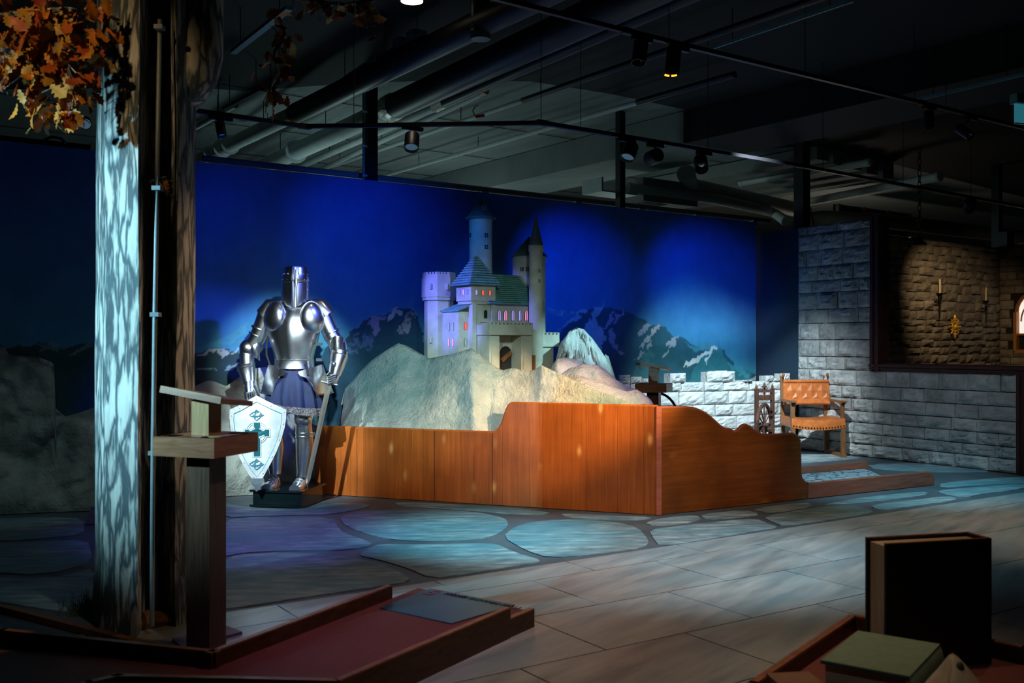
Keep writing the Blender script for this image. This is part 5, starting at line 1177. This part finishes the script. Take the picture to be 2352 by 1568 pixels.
# leaves
def leafmesh(name, mat, k):
    prof = [(0,0.05),(0.12,0.16),(0.2,0.10),(0.34,0.30),(0.42,0.17),(0.56,0.36),(0.66,0.2),(0.78,0.27),(0.86,0.14),(1.0,0.03)]
    v = [(0,0,0)]; mid = []; lft = []; rgt = []
    vsx = []; fs = []
    for x, w in prof:
        bend = 0.16*math.sin(x*3+k)*x
        vsx += [(x, -w, bend+0.10*w), (x, 0, bend), (x, w, bend+0.10*w)]
    for i in range(len(prof)-1): a = i*3; fs += [(a,a+3,a+4,a+1),(a+1,a+4,a+5,a+2)]
    me = bpy.data.meshes.new(name); me.from_pydata(vsx, [], fs); me.materials.append(mat); me.update(); return me
LC = [(0.52,0.17,0.015),(0.56,0.22,0.02),(0.38,0.08,0.012),(0.46,0.26,0.04),(0.26,0.04,0.015),(0.26,0.15,0.03)]
LM = [leafmesh('leaf', pm('oak_leaf_%s' % n, [(0.3, [x*.7 for x in c]), (0.7, c)], scale=40, rough=0.55), i) for i, (c, n) in enumerate(zip(LC, ('orange','amber','rust','yellow','red','olive')))]
def branch(pts, nleaf, spread, size, seed, kind=None):
    rr = random.Random(seed); ps = [P(*p) for p in pts]
    br = MB().tube(ps, [0.008+0.004*(1-i/len(ps)) for i in range(len(ps))], 6).build('branch', M_bark, tree)
    off = org(tree)
    for i in range(nleaf):
        t_ = rr.random()*(len(ps)-1); k = int(t_); c = ps[k].lerp(ps[min(k+1, len(ps)-1)], t_-k)
        c = c+Vector((rr.gauss(0, spread), rr.gauss(0, spread*0.9), rr.gauss(-0.01, spread)))
        o = link('leaf', rr.choice(LM[:4]*2+LM), br); o.location = c-off
        o.rotation_euler = (rr.uniform(-0.9, 0.9)+pi/2*rr.choice((0,1,1)), rr.uniform(0.1, 1.5), rr.uniform(0, 2*pi)); s_ = size*rr.uniform(0.7, 1.25); o.scale = (s_, s_, s_)
    for i in range(10):
        t_ = rr.random()*(len(ps)-1); k = int(t_); c = ps[k].lerp(ps[min(k+1, len(ps)-1)], t_-k); MB().tube([c, c+Vector((rr.gauss(0,.05), rr.gauss(0,.04), rr.uniform(-.12,.0)))], .0025, 4).build('twig', M_bark, br)
branch([(-40,40,4.3),(60,30,4.35),(150,20,4.4),(215,30,4.5)], 80, 0.060, 0.088, 1)
branch([(-20,110,4.3),(30,120,4.3),(60,130,4.3)], 30, 0.045, 0.085, 2)
branch([(100,90,4.4),(150,110,4.4),(205,130,4.5)], 58, 0.055, 0.085, 3)
branch([(70,60,4.4),(80,150,4.4),(75,210,4.4),(95,265,4.4)], 66, 0.042, 0.080, 4)
branch([(150,130,4.4),(160,190,4.4),(150,240,4.4),(140,270,4.4)], 46, 0.038, 0.078, 5)
branch([(180,130,4.5),(190,170,4.5),(195,205,4.5)], 26, 0.030, 0.075, 6)
branch([(5,130,4.3),(10,160,4.3),(0,180,4.3)], 10, 0.03, 0.075, 7)
branch([(640,40,5.6),(655,80,5.6),(630,120,5.6),(640,165,5.6),(620,200,5.6),(612,245,5.6)], 44, 0.040, 0.085, 8)
branch([(660,-10,5.4),(720,5,5.4),(790,10,5.4),(860,0,5.4)], 26, 0.045, 0.085, 9)
branch([(820,10,5.4),(845,25,5.4),(858,60,5.4)], 9, 0.025, 0.08, 10)
branch([(330,420,4.72),(350,412,4.74),(380,408,4.80)], 9, 0.015, 0.055, 11)
# moss tufts at the foot
M_moss = pm('moss_green', [(0.3, (0.03, 0.05, 0.01)), (0.7, (0.08, 0.11, 0.03))], scale=30, rough=0.9)
for k, (x, y) in enumerate(((412,1418),(202,1405))):
    b = MB(); rr = random.Random(k+3); c = G(x, y)
    for i in range(160):
        p = c+Vector((rr.gauss(0,.05), rr.gauss(0,.04), 0)); t_ = p+Vector((rr.gauss(0,.03), rr.gauss(0,.02), rr.uniform(.03,.12))); b.add([p, p+Vector((.006,0,0)), t_], [(0,1,2)])
    o = b.build('moss_tuft', M_moss); tag(o, 'tuft of dry green moss at the '+['right', 'left'][k]+' foot of the tree trunk', 'moss', kind='stuff')
# brown root board
ob = MB().tube([G(290,1452)+Vector((0,0,.02)), G(340,1440)+Vector((0,0,.035)), G(392,1432)+Vector((0,0,.02))], [.02,.05,.03], 8).build('root', M_wood_edge, tree, True)
# conduit on the trunk
cd = empty('conduit', (-1.66, 4.66, 0), 0, 'thin metal conduit pipe running up the tree trunk', 'pipe')
M_cond = plain('painted_conduit', (0.20, 0.25, 0.28), 0.45)
cp = [P(349,1438,4.62), P(350,1200,4.62), P(352,1000,4.62), P(356,700,4.64), P(361,400,4.66), P(367,45,4.68)]
MB().tube(cp, .0105, 10).build('tube', M_cond, cd, True)
for (x, y) in ((353,1040),(357,722),(361,432),(366,62)):
    c = P(x, y, 4.64); MB().box(-.022, .018, -.014, .03, -.010, .010, Matrix.Translation(c)).build('clamp', M_cond, cd)
# small beige board peeping out behind the trunk
a_ = G(204, 1205)+Vector((0,0.05,0)); ob = MB().prism([(-.04,0),(.10,0),(.10,.13),(.0,.13)], -.02, .02, frame(a_, (1,0.2,0)) @ RX).build('beige_block', plain('beige_board', (0.42,0.33,0.22), 0.7)); tag(ob, 'small beige wooden block peeping out left of the trunk foot', 'block')
# ================================================================ SCORING STANDS
def stand(loc, rz, label, posth=0.90, low=False):
    e = empty('scoring_stand', loc, rz, label, 'stand', 'wooden scoring stands')
    MB().box(-.06, .06, -.06, .06, 0, .865).build('post', M_wood_post, e, world=False)
    tr = MB(); zt, zb, h = .95, .865, .160
    # tray top with round cup holes
    tray = MB().box(-h, h, -h, -h+.02, zb, zt).box(-h, h, h-.02, h, zb, zt).box(-h, -h+.02, -h+.02, h-.02, zb, zt).box(h-.02, h, -h+.02, h-.02, zb, zt).build('tray_side', M_wood_tray, e, world=False)
    tp_ = MB(); holes = [(-.098,-.098),(.098,-.098),(-.098,.098),(.098,.098)]
    rr_ = .044; n = 16
    for hx, hy in holes:
        sq = .062; 
        for k in range(n):
            a0, a1 = 2*pi*k/n, 2*pi*(k+1)/n
            def sqp(a): m_ = max(abs(math.cos(a)), abs(math.sin(a))); return (hx+sq*math.cos(a)/m_, hy+sq*math.sin(a)/m_)
            q0, q1 = sqp(a0), sqp(a1)
            tp_.add([(hx+rr_*math.cos(a0), hy+rr_*math.sin(a0), zt), (q0[0], q0[1], zt), (q1[0], q1[1], zt), (hx+rr_*math.cos(a1), hy+rr_*math.sin(a1), zt)], [(0,1,2,3)])
    tp_.add([(-.036,-h,zt),(.036,-h,zt),(.036,h,zt),(-.036,h,zt)], [(0,1,2,3)]); tp_.add([(-h,-.036,zt),(-.036,-.036,zt),(-.036,.036,zt),(-h,.036,zt)], [(0,1,2,3)]); tp_.add([(.036,-.036,zt),(h,-.036,zt),(h,.036,zt),(.036,.036,zt)], [(0,1,2,3)])
    tp_.build('tray_top', M_wood_tray, e, world=False)
    MB().box(-h+.02, h-.02, -h+.02, h-.02, zb, zb+.02).build('tray_floor', M_dark, e, world=False)
    MB().box(-.045, .045, -.045, .045, zt, zt+.155).build('riser_block', M_wood_pale if not low else M_wood_tray, e, world=False)
    Mx = Matrix.Translation((0, 0, zt+.155)) @ Matrix.Rotation(0.14, 4, 'Y') @ Matrix.Rotation(-0.10, 4, 'X')
    MB().box(-.16, .16, -.12, .12, 0, .022, Mx).build('writing_board', M_wood_tray, e, world=False)
    MB().box(-.16, .16, -.12, -.11, .022, .030, Mx).build('pencil_lip', M_wood_tray, e, world=False)
    return e
c = P(474, 1470, 4.42); stand((c.x, c.y, 0), math.radians(-20), 'dark wooden scoring stand with cup-hole tray beside the tree')
c = P(1502, 900, 10.15); stand((c.x, c.y, 0), math.radians(-20), 'wooden scoring stand behind the right end of the castle mountain', low=True)
# ================================================================ HOLE FIVE LANE
ln5 = empty('course_lane', (-0.8, 4.1, 0), 0, 'red-brown course lane with dark wooden rails and metal plate', 'course lane')
M_felt = pm('red_lane_felt', [(0.3, (0.10, 0.022, 0.020)), (0.7, (0.16, 0.038, 0.034))], scale=90, rough=0.7, bmp=0.15, bd=0.003)
zt = .14; zl = .075
bk = [PZ(-120,1434,zt), PZ(0,1447,zt), PZ(490,1497,zt), PZ(898,1345,zt)]
ft_ = [Vector((-1.95,3.15,zt)), PZ(200,1562,zt), PZ(270,1545,zt), PZ(770,1556,zt), PZ(1155,1394,zt)]
endl = PZ(960,1350,zl); endr = PZ(1213,1402,zl)
bed = [(p.x, p.y) for p in ft_]+[(endr.x, endr.y), (endl.x, endl.y)]+[(p.x, p.y) for p in bk[::-1]]
MB().prism(bed, 0.0, zl).build('lane_bed', M_felt, ln5)
def railrun(pts, parent, w=.035, z0=0, side=1, mat=M_wood_dark):
    for a_, b_ in zip(pts[:-1], pts[1:]):
        dr = Vector((b_.x-a_.x, b_.y-a_.y, 0)); l = dr.length; f_ = frame((a_.x, a_.y, 0), dr)
        MB().box(-.012, l+.012, 0 if side > 0 else -w, w if side > 0 else 0, z0, zt-.006, f_).build('rail', mat, parent)
        MB().box(-.012, l+.012, .003 if side > 0 else -w+.003, w-.003 if side > 0 else -.003, zt-.006, zt, f_).build('rail_edge', M_wood_edge, parent)  # top face of the rail in the lighter brown
railrun(bk, ln5, side=1); railrun(ft_, ln5, side=-1)
f_ = frame((ft_[-1].x, ft_[-1].y, 0), (endr.x-ft_[-1].x, endr.y-ft_[-1].y, 0)); l = (endr-ft_[-1]).length
MB().box(0, l, -.03, .0, 0, .083, f_).build('low_rail', M_wood_dark, ln5); MB().box(0, l, -.03, .0, .083, .088, f_).build('rail_edge', M_wood_edge, ln5)
# metal plate with the number of the hole
pq = [PZ(872,1398,zl), PZ(1037,1434,zl), PZ(1182,1391,zl), PZ(988,1353,zl)]
pl5 = MB().prism([(p.x, p.y) for p in pq], zl, zl+.006).build('number_plate', plain('dark_teal_plate', (0.03, 0.085, 0.11), 0.33, 0.3, scale=8), ln5)
M_txt = plain('red_lettering', (0.30, 0.10, 0.12), 0.5); M_txt2 = plain('dark_lettering', (0.02, 0.008, 0.01), 0.6)
def text(body, p, xd, size, mat, parent, name, h=.001):
    cu = bpy.data.curves.new('t', 'FONT'); cu.body = body; cu.size = size; cu.extrude = h
    o = bpy.data.objects.new('t', cu); COL.objects.link(o); bpy.context.view_layer.update()
    me = bpy.data.meshes.new_from_object(o.evaluated_get(bpy.context.evaluated_depsgraph_get())); bpy.data.objects.remove(o)
    me.materials.clear(); me.materials.append(mat); t_ = link(name, me, parent); f_ = frame(Vector(p)-org(parent), xd); t_.matrix_local = f_
    return t_
xd = (PZ(1182,1391,zl)-PZ(988,1353,zl)).normalized(); yd = Vector((-xd.y, xd.x, 0))
c = PZ(992,1353,zl); text('5', c+xd*.03-yd*.115+Vector((0,0,.007)), xd, .13, M_txt, ln5, 'hole_number')
text('HOHENSCHWANGAU', c+xd*.13-yd*.06+Vector((0,0,.007)), xd, .047, M_txt2, ln5, 'hole_name')
# purple felt border at the stand foot
ob = MB().prism([(p.x, p.y) for p in (G(395,1472), G(420,1492), G(556,1456), G(515,1440))], 0.0, .012).build('stand_foot_board', plain('violet_grey_board', (0.10,0.06,0.12), 0.6)); tag(ob, 'flat dark board under the scoring stand by the tree', 'board')
ob = MB().box(0, 2.2, -.02, .02, 0, .03, frame(G(-60,1386), G(205,1456)-G(-60,1386))).build('floor_batten', M_wood_edge); tag(ob, 'thin wooden batten on the floor left of the tree foot', 'batten')
# ================================================================ BOOK LANE
ln6 = empty('course_lane', (1.6, 3.9, 0), 0, 'dark course lane at lower right set with giant books', 'course lane')
cr = [Vector((.55, 3.12, zt)), PZ(1740,1568,zt), PZ(1965,1415,zt), PZ(2275,1471,zt), PZ(2352,1488,zt), Vector((2.5, 3.55, zt))]
railrun(cr, ln6, side=1)
MB().prism([(p.x, p.y) for p in cr[::-1]]+[(0.9, 2.6), (2.5, 2.6)][::1], 0.0, zl).build('lane_bed', M_felt, ln6)
M_page = pm('aged_pages', [(0.3, (0.30, 0.23, 0.16)), (0.7, (0.46, 0.38, 0.28))], scale=3, stretch=(60, 60, 2), rough=0.8)
M_page2 = pm('aged_pages_flat', [(0.3, (0.26, 0.24, 0.22)), (0.7, (0.42, 0.40, 0.37))], scale=3, stretch=(2, 2, 80), rough=0.8)
def book(name, f_, w, h, t, cover, pages, label, edge=None):
    # local: x = width (spine at x=w), y = thickness, z = height
    e = empty(name, f_.translation, 0, label, 'book')
    c = .012
    MB().box(0, w, 0, c, 0, h, f_).build('cover_board', cover, e); MB().box(0, w, t-c, t, 0, h, f_).build('cover_board', cover, e)
    MB().box(w-.012, w+.006, 0, t, 0, h, f_).build('spine', cover, e); MB().box(.014, w-.012, c, t-c, .012, h-.014, f_).build('page_block', pages, e)
    if edge: MB().box(.0, w, -.001, c+.001, h-.002, h+.002, f_).box(.0, w, t-c-.001, t+.001, h-.002, h+.002, f_).box(w-.012, w+.006, 0, t, h-.002, h+.002, f_).build('brown_book_edge', edge, e)  # thin coloured strip along the top of covers and spine
    return e
M_bookblack = plain('black_book_cover', (0.006, 0.0055, 0.005), 0.7); M_bookgreen = plain('sage_green_cover', (0.14, 0.21, 0.15), 0.6); M_bookbrown = plain('brown_book_cover', (0.20, 0.10, 0.06), 0.6); M_teal_edge = plain('dark_teal_edge', (0.02, 0.08, 0.09), 0.5)
fl_ = PZ(2035, 1250, .574); frr = PZ(2275, 1237, .574)
f_ = frame((fl_.x, fl_.y, zl), (frr.x-fl_.x, frr.y-fl_.y, 0)); book('giant_book', f_, (frr-fl_).length, .50, .138, M_bookblack, M_page, 'giant black book standing upright on the lower right lane', M_wood_edge)
zg = .27
g0, g1, g2, g3 = PZ(1885,1515,zg), PZ(2112,1557,zg), PZ(2155,1477,zg), PZ(1955,1445,zg)
xg = (g1-g0).normalized(); f_ = frame((g0.x, g0.y, zg), xg) @ Matrix.Rotation(-pi/2, 4, 'X')   # z axis of the book lies backwards
f_ = Matrix.Translation((g0.x, g0.y, zl+.0)) @ frame((0,0,0), xg) 
fz = Matrix(((1,0,0,0),(0,0,1,0),(0,1,0,0),(0,0,0,1)))
def lying(name, f_, w, dp, t, cover, pages, label, edge=None):
    e = empty(name, f_.translation, 0, label, 'book'); c = .012
    MB().box(0, w, 0, dp, 0, c, f_).build('cover_board', cover, e); MB().box(0, w, 0, dp, t-c, t, f_).build('cover_board', cover, e)
    MB().box(.012, w-.012, .012, dp-.012, c, t-c, f_).build('page_block', pages, e)
    MB().prism([(w-.012+.03*math.cos(a), t/2+t/2*math.sin(a)) for a in np.linspace(-pi/2, pi/2, 11)], -dp, 0, f_ @ Matrix.Rotation(pi/2, 4, 'X')).build('spine', cover, e, True)
    if edge: MB().box(0, w, -.002, .004, t-c, t-.003, f_).build('cover_edge', edge, e)
wg = (g1-g0).length; dg = (g3-g0).length
lying('flat_book', Matrix.Translation((g0.x, g0.y, zl)) @ frame((0,0,0), xg), wg-.03, dg, zg-zl, M_bookgreen, M_page2, 'thick sage green book lying flat before the black book', M_teal_edge)
c = PZ(1795, 1545, .20); lying('flat_book', Matrix.Translation((c.x-.03, c.y-.20, zl)) @ frame((0,0,0), (1,.12,0)), .155, .20, .125, M_bookbrown, M_page2, 'brown book lying left of the sage green book')
# cream figure with a dark spot
M_cream = plain('cream_glaze', (0.52, 0.42, 0.28), 0.45); M_spot = plain('dark_grey_spot', (0.06, 0.055, 0.05), 0.5)
fc = P(2190, 1560, 3.15); fg = empty('cream_figure', (fc.x, fc.y, zl), 0, 'cream pointed figure with a dark grey spot before the black book', 'figure'); rings = []
for z, rx, ry, ox in ((zl,.085,.08,0),(.18,.084,.08,0),(.235,.080,.075,0),(.27,.068,.066,.002),(.295,.054,.055,.004),(.315,.040,.044,.004),(.335,.028,.032,.003),(.352,.018,.02,0),(.366,.008,.01,-.002),(.369,.002,.002,-.002)):
    rings.append([Vector((fc.x+ox+1.28*rx*math.cos(a), fc.y+1.1*ry*math.sin(a), z)) for a in np.linspace(0, 2*pi, 29)[:-1]])
MB().loft(rings).build('body', M_cream, fg, True)
MB().tube([Vector((fc.x-.002, fc.y, .372)), Vector((fc.x-.022, fc.y-.026, .33)), Vector((fc.x-.040, fc.y-.052, .28)), Vector((fc.x-.050, fc.y-.07, .22))], [.003,.005,.006,.006], 8).build('fold', M_cream, fg, True)
MB().ball((fc.x+.008, fc.y-.028, .333), .022, 12, (.62,.5,1.0)).build('spot', M_spot, fg, True)
# ================================================================ CHAIR
ch = G(1938, 1050); cr_ = 0.02
chair = empty('armchair', (ch.x-.30, ch.y, 0), cr_, 'old wooden armchair with studded tan leather seat before the stone wall', 'chair')
def cbx(name, x0, x1, y0, y1, z0, z1, mat=M_wood_chair, par=chair, M=None): return MB().box(x0, x1, y0, y1, z0, z1, M).build(name, mat, par, world=False)
hw_ = .30
for sx in (-1, 1):
    cbx('leg', sx*hw_-.022, sx*hw_+.022, 0, .045, .035, .40); lean = Matrix.Rotation(-.07, 4, 'X')
    MB().box(sx*.27-.02, sx*.27+.02, 0, .04, 0, .96, Matrix.Translation((0,.50,0)) @ lean).build('back_leg', M_wood_chair, chair, world=False)
    cbx('foot_rail', sx*hw_-.03, sx*hw_+.03, -.03, .55, 0, .035); cbx('arm_post', sx*hw_-.02, sx*hw_+.02, .02, .06, .40, .635)
    MB().box(sx*hw_-.03, sx*hw_+.03, -.04, .10, .655, .675).box(sx*hw_-.022, sx*hw_+.022, .08, .50, .645, .67).box(sx*hw_-.028, sx*hw_+.028, 0.0, .10, .635, .655).build('armrest', M_wood_chair, chair, world=False)
    cbx('apron_side', sx*hw_-.018, sx*hw_+.018, .04, .50, .35, .41)
rings = []
for x in np.linspace(-hw_-.02, hw_+.02, 13):
    k = x/hw_; zt_ = .465-.028*(1-min(1, k*k))-.004
    rings.append([Vector((x, y, z)) for y, z in ((-.005,.352-.03*(1-min(1,k*k))),(-.012,.40-.02*(1-min(1,k*k))),(0.0,zt_),(.05,zt_+.012),(.25,zt_-.005),(.45,zt_+.01),(.50,zt_),(.50,.38))])
seat = MB().loft(rings).build('seat', M_leather, chair, True, world=False)
for i in range(18):
    x = -hw_+.0+2*hw_*i/17; k = x/hw_; MB().ball((x, -.012, .376-.028*(1-min(1,k*k))), .0085, 7).build('stud', M_iron, seat, True, world=False)
Mb = Matrix.Translation((0,.455,.60)) @ Matrix.Rotation(-.10, 4, 'X'); back = MB(); rings = []
bw, bh = .285, .31
back.box(-bw, bw, -.012, .03, 0, bh, Mb); bk_ = back.build('backrest', M_leather, chair, world=False)
MB().tube([Mb @ Vector((-bw,-.012,.025)), Mb @ Vector((bw,-.012,.025))], .027, 10).build('bottom_roll', M_leather, bk_, True, world=False); MB().tube([Mb @ Vector((-bw,-.01,bh-.02)), Mb @ Vector((bw,-.01,bh-.02))], .022, 10).build('top_roll', M_leather, bk_, True, world=False)
nd = 4
for i in range(nd):
    cx_ = -.19+.127*i
    for cy_, hh in ((.175,.085),):
        q = [(cx_-.055,cy_),(cx_,cy_-hh),(cx_+.055,cy_),(cx_,cy_+hh)]
        MB().add([Mb @ Vector((x,-.013,z)) for x, z in q]+[Mb @ Vector((cx_,-.023,cy_))], [(0,1,4),(1,2,4),(2,3,4),(3,0,4)]).build('tufted_diamond', M_leather, bk_, world=False)
    q = [(cx_+.008,.075),(cx_+.118,.075),(cx_+.063,.15)]
    MB().add([Mb @ Vector((x,-.013,z)) for x, z in q]+[Mb @ Vector((cx_+.063,-.022,.10))], [(0,1,3),(1,2,3),(2,0,3)]).build('tufted_diamond', M_leather, bk_, world=False)
for sx in (-1, 1): MB().ball(Mb @ Vector((sx*.275,.005,bh+.06)), .018, 8, (1,1,1.5)).build('finial', M_wood_chair, chair, True, world=False)
# ================================================================ SPINNING WHEEL
sc_ = P(1756, 1000, 11.45); sw_ = empty('spinning_wheel', (sc_.x, sc_.y, 0), UANG-0.15, 'dark wooden spinning wheel with upright frame beside the armchair', 'spinning wheel')
def sb(name, *a, **k): return MB().box(*a).build(name, M_wood_wheel, sw_, world=False)
for sx in (-1, 1):
    sb('upright', sx*.118-.017, sx*.118+.017, -.02, .02, .0, .84); MB().lathe([(.012,.84),(.016,.86),(.006,.885),(.002,.89)], (sx*.118,0,0), 10).build('finial', M_wood_wheel, sw_, True, world=False); sb('foot', sx*.118-.022, sx*.118+.022, -.20, .20, 0, .035)
sb('crossbar', -.10, .10, -.015, .015, .795, .825); sb('crossbar', -.10, .10, -.018, .018, .705, .765); sb('crossbar', -.10, .10, -.02, .02, .34, .40); sb('spindle_post', -.008, .008, -.008, .008, .76, .86)
MB().lathe([(.03,.85),(.034,.862),(.014,.872),(.012,.895),(.006,.91)], (0,0,0), 12).build('spindle_knob', M_wood_wheel, sw_, True, world=False)
Mw = Matrix.Translation((-.085, -.09, .43)) @ Matrix.Rotation(math.radians(30), 4, 'Z') @ RX
rim = []
rw_ = .235
for t_ in np.linspace(0, 2*pi, 49)[:-1]: rim.append([Mw @ Vector(((rw_+dx)*math.cos(t_), (rw_+dx)*math.sin(t_), dz)) for dx, dz in ((-.018,-.015),(.012,-.015),(.012,.015),(-.018,.015))])
MB().loft(rim+[rim[0]], False).build('wheel_rim', M_wood_wheel, sw_, False, world=False)
for i in range(12): t_ = 2*pi*i/12; MB().tube([Mw @ Vector((.02*math.cos(t_), .02*math.sin(t_), 0)), Mw @ Vector((.12*math.cos(t_), .12*math.sin(t_), 0)), Mw @ Vector((.22*math.cos(t_), .22*math.sin(t_), 0))], [.006,.009,.006], 6).build('spoke', M_wood_wheel, sw_, True, world=False)
MB().tube([Mw @ Vector((0,0,-.05)), Mw @ Vector((0,0,.05))], .028, 12).build('hub', M_wood_wheel, sw_, True, world=False)
MB().tube([Vector((.0,0,.37)), Vector((.05,0,.37)), Vector((.1,0,.37))], [.022,.03,.02], 10).build('axle', M_wood_wheel, sw_, True, world=False)
for z in (.52, .58): MB().box(.07, .10, -.03, -.02, z, z+.03).build('peg', M_wood_wheel, sw_, world=False)
# round hat-like wheel edge behind the second stand
c = P(1512, 968, 10.6); MBo = MB().tube([c+Vector((.22*math.cos(t_), .05*math.sin(t_), .30*math.sin(t_))) for t_ in np.linspace(0, 2*pi, 41)], .014, 8, False).build('dark_hoop', M_wood_wheel); tag(MBo, 'dark wooden hoop showing behind the small scoring stand', 'hoop')
# ================================================================ SCONCES AND GILT ORNAMENT
def sconce(px, py, label):
    t_, q = hit(px, D0, DD); d = q.y-.12; f_ = frame(P(px, py, d), DD); s_ = d/F
    e = empty('wall_sconce', f_ @ Vector((-.10,.12,0)), 0, label, 'sconce', 'candle sconces on the dark stone wall')
    T = lambda pts, r, nm, m_=M_iron: MB().tube([f_ @ Vector(p) for p in pts], r, 8).build(nm, m_, e, True)
    T([(0,0,-.15),(0,0,-.27),(0,0,-.40)], [.012,.009,.003], 'drop'); T([(0,0,-.02),(0,0,-.15)], .014, 'socket_stem'); MB().lathe([(.02,-.02),(.045,.0),(.05,.02),(.04,.02),(.02,.005)], (0,0,0), 14, f_).build('drip_cup', M_iron, e, True)
    for z in (-.08, -.12): MB().lathe([(.012,z-.015),(.024,z),(.012,z+.015)], (0,0,0), 12, f_).build('knop', M_iron, e, True)
    T([(0,0,-.10),(-.08,.05,-.10),(-.13,.12,-.10)], .009, 'arm'); T([(0,0,-.14),(-.08,.05,-.15),(-.13,.12,-.14)], .007, 'arm'); T([(-.14,.11,.12),(-.135,.10,-.05),(-.14,.10,-.3),(-.13,.11,-.5)], [.006,.014,.012,.003], 'wall_bar')
    MB().box(-.17,-.10,.09,.12,-.16,-.06,f_).build('wall_plate', M_iron, e)
    MB().lathe([(.016,.0),(.016,.20),(.013,.215),(.004,.22),(.003,.235)], (0,0,0), 12, f_).build('candle', M_candle, e, True)
sconce(2159, 676, 'iron candle sconce left of and above the gilt ornament'); sconce(2265, 693, 'iron candle sconce right of the gilt ornament, near the dark corner')
t_, q = hit(2192, D0, DD); d = q.y-.11; c = P(2192, 750, d); f_ = frame(c, DD)
orn = empty('gilt_ornament', c, 0, 'pierced gilt star ornament hanging between the two sconces', 'ornament')
rx_, rz_ = .165, .17
for i in range(8):
    a = i*pi/4; k = 1.0 if i % 2 == 0 else .85; ex = f_ @ Vector((rx_*1.1*math.cos(a)*k, -.01, rz_*1.05*math.sin(a)*k)); c0 = f_ @ Vector((0,-.01,0))
    MB().tube([c0.lerp(ex, .25), c0.lerp(ex, .6), c0.lerp(ex, .8), ex], [.008,.014,.016,.003], 8).build('ray', M_gold, orn, True)
for i in range(16):
    a = i*pi/8; MB().ball(f_ @ Vector((rx_*.68*math.cos(a), -.015, rz_*.68*math.sin(a))), .014, 7).build('bead', M_gold, orn, True)
MB().tube([f_ @ Vector((rx_*.42*math.cos(a), -.01, rz_*.42*math.sin(a))) for a in np.linspace(0, 2*pi, 25)], .012, 7, False).build('inner_ring', M_gold, orn, True)
MB().ball(f_ @ Vector((0,-.02,0)), .034, 12, (1,.6,1)).build('boss', M_gold, orn, True)
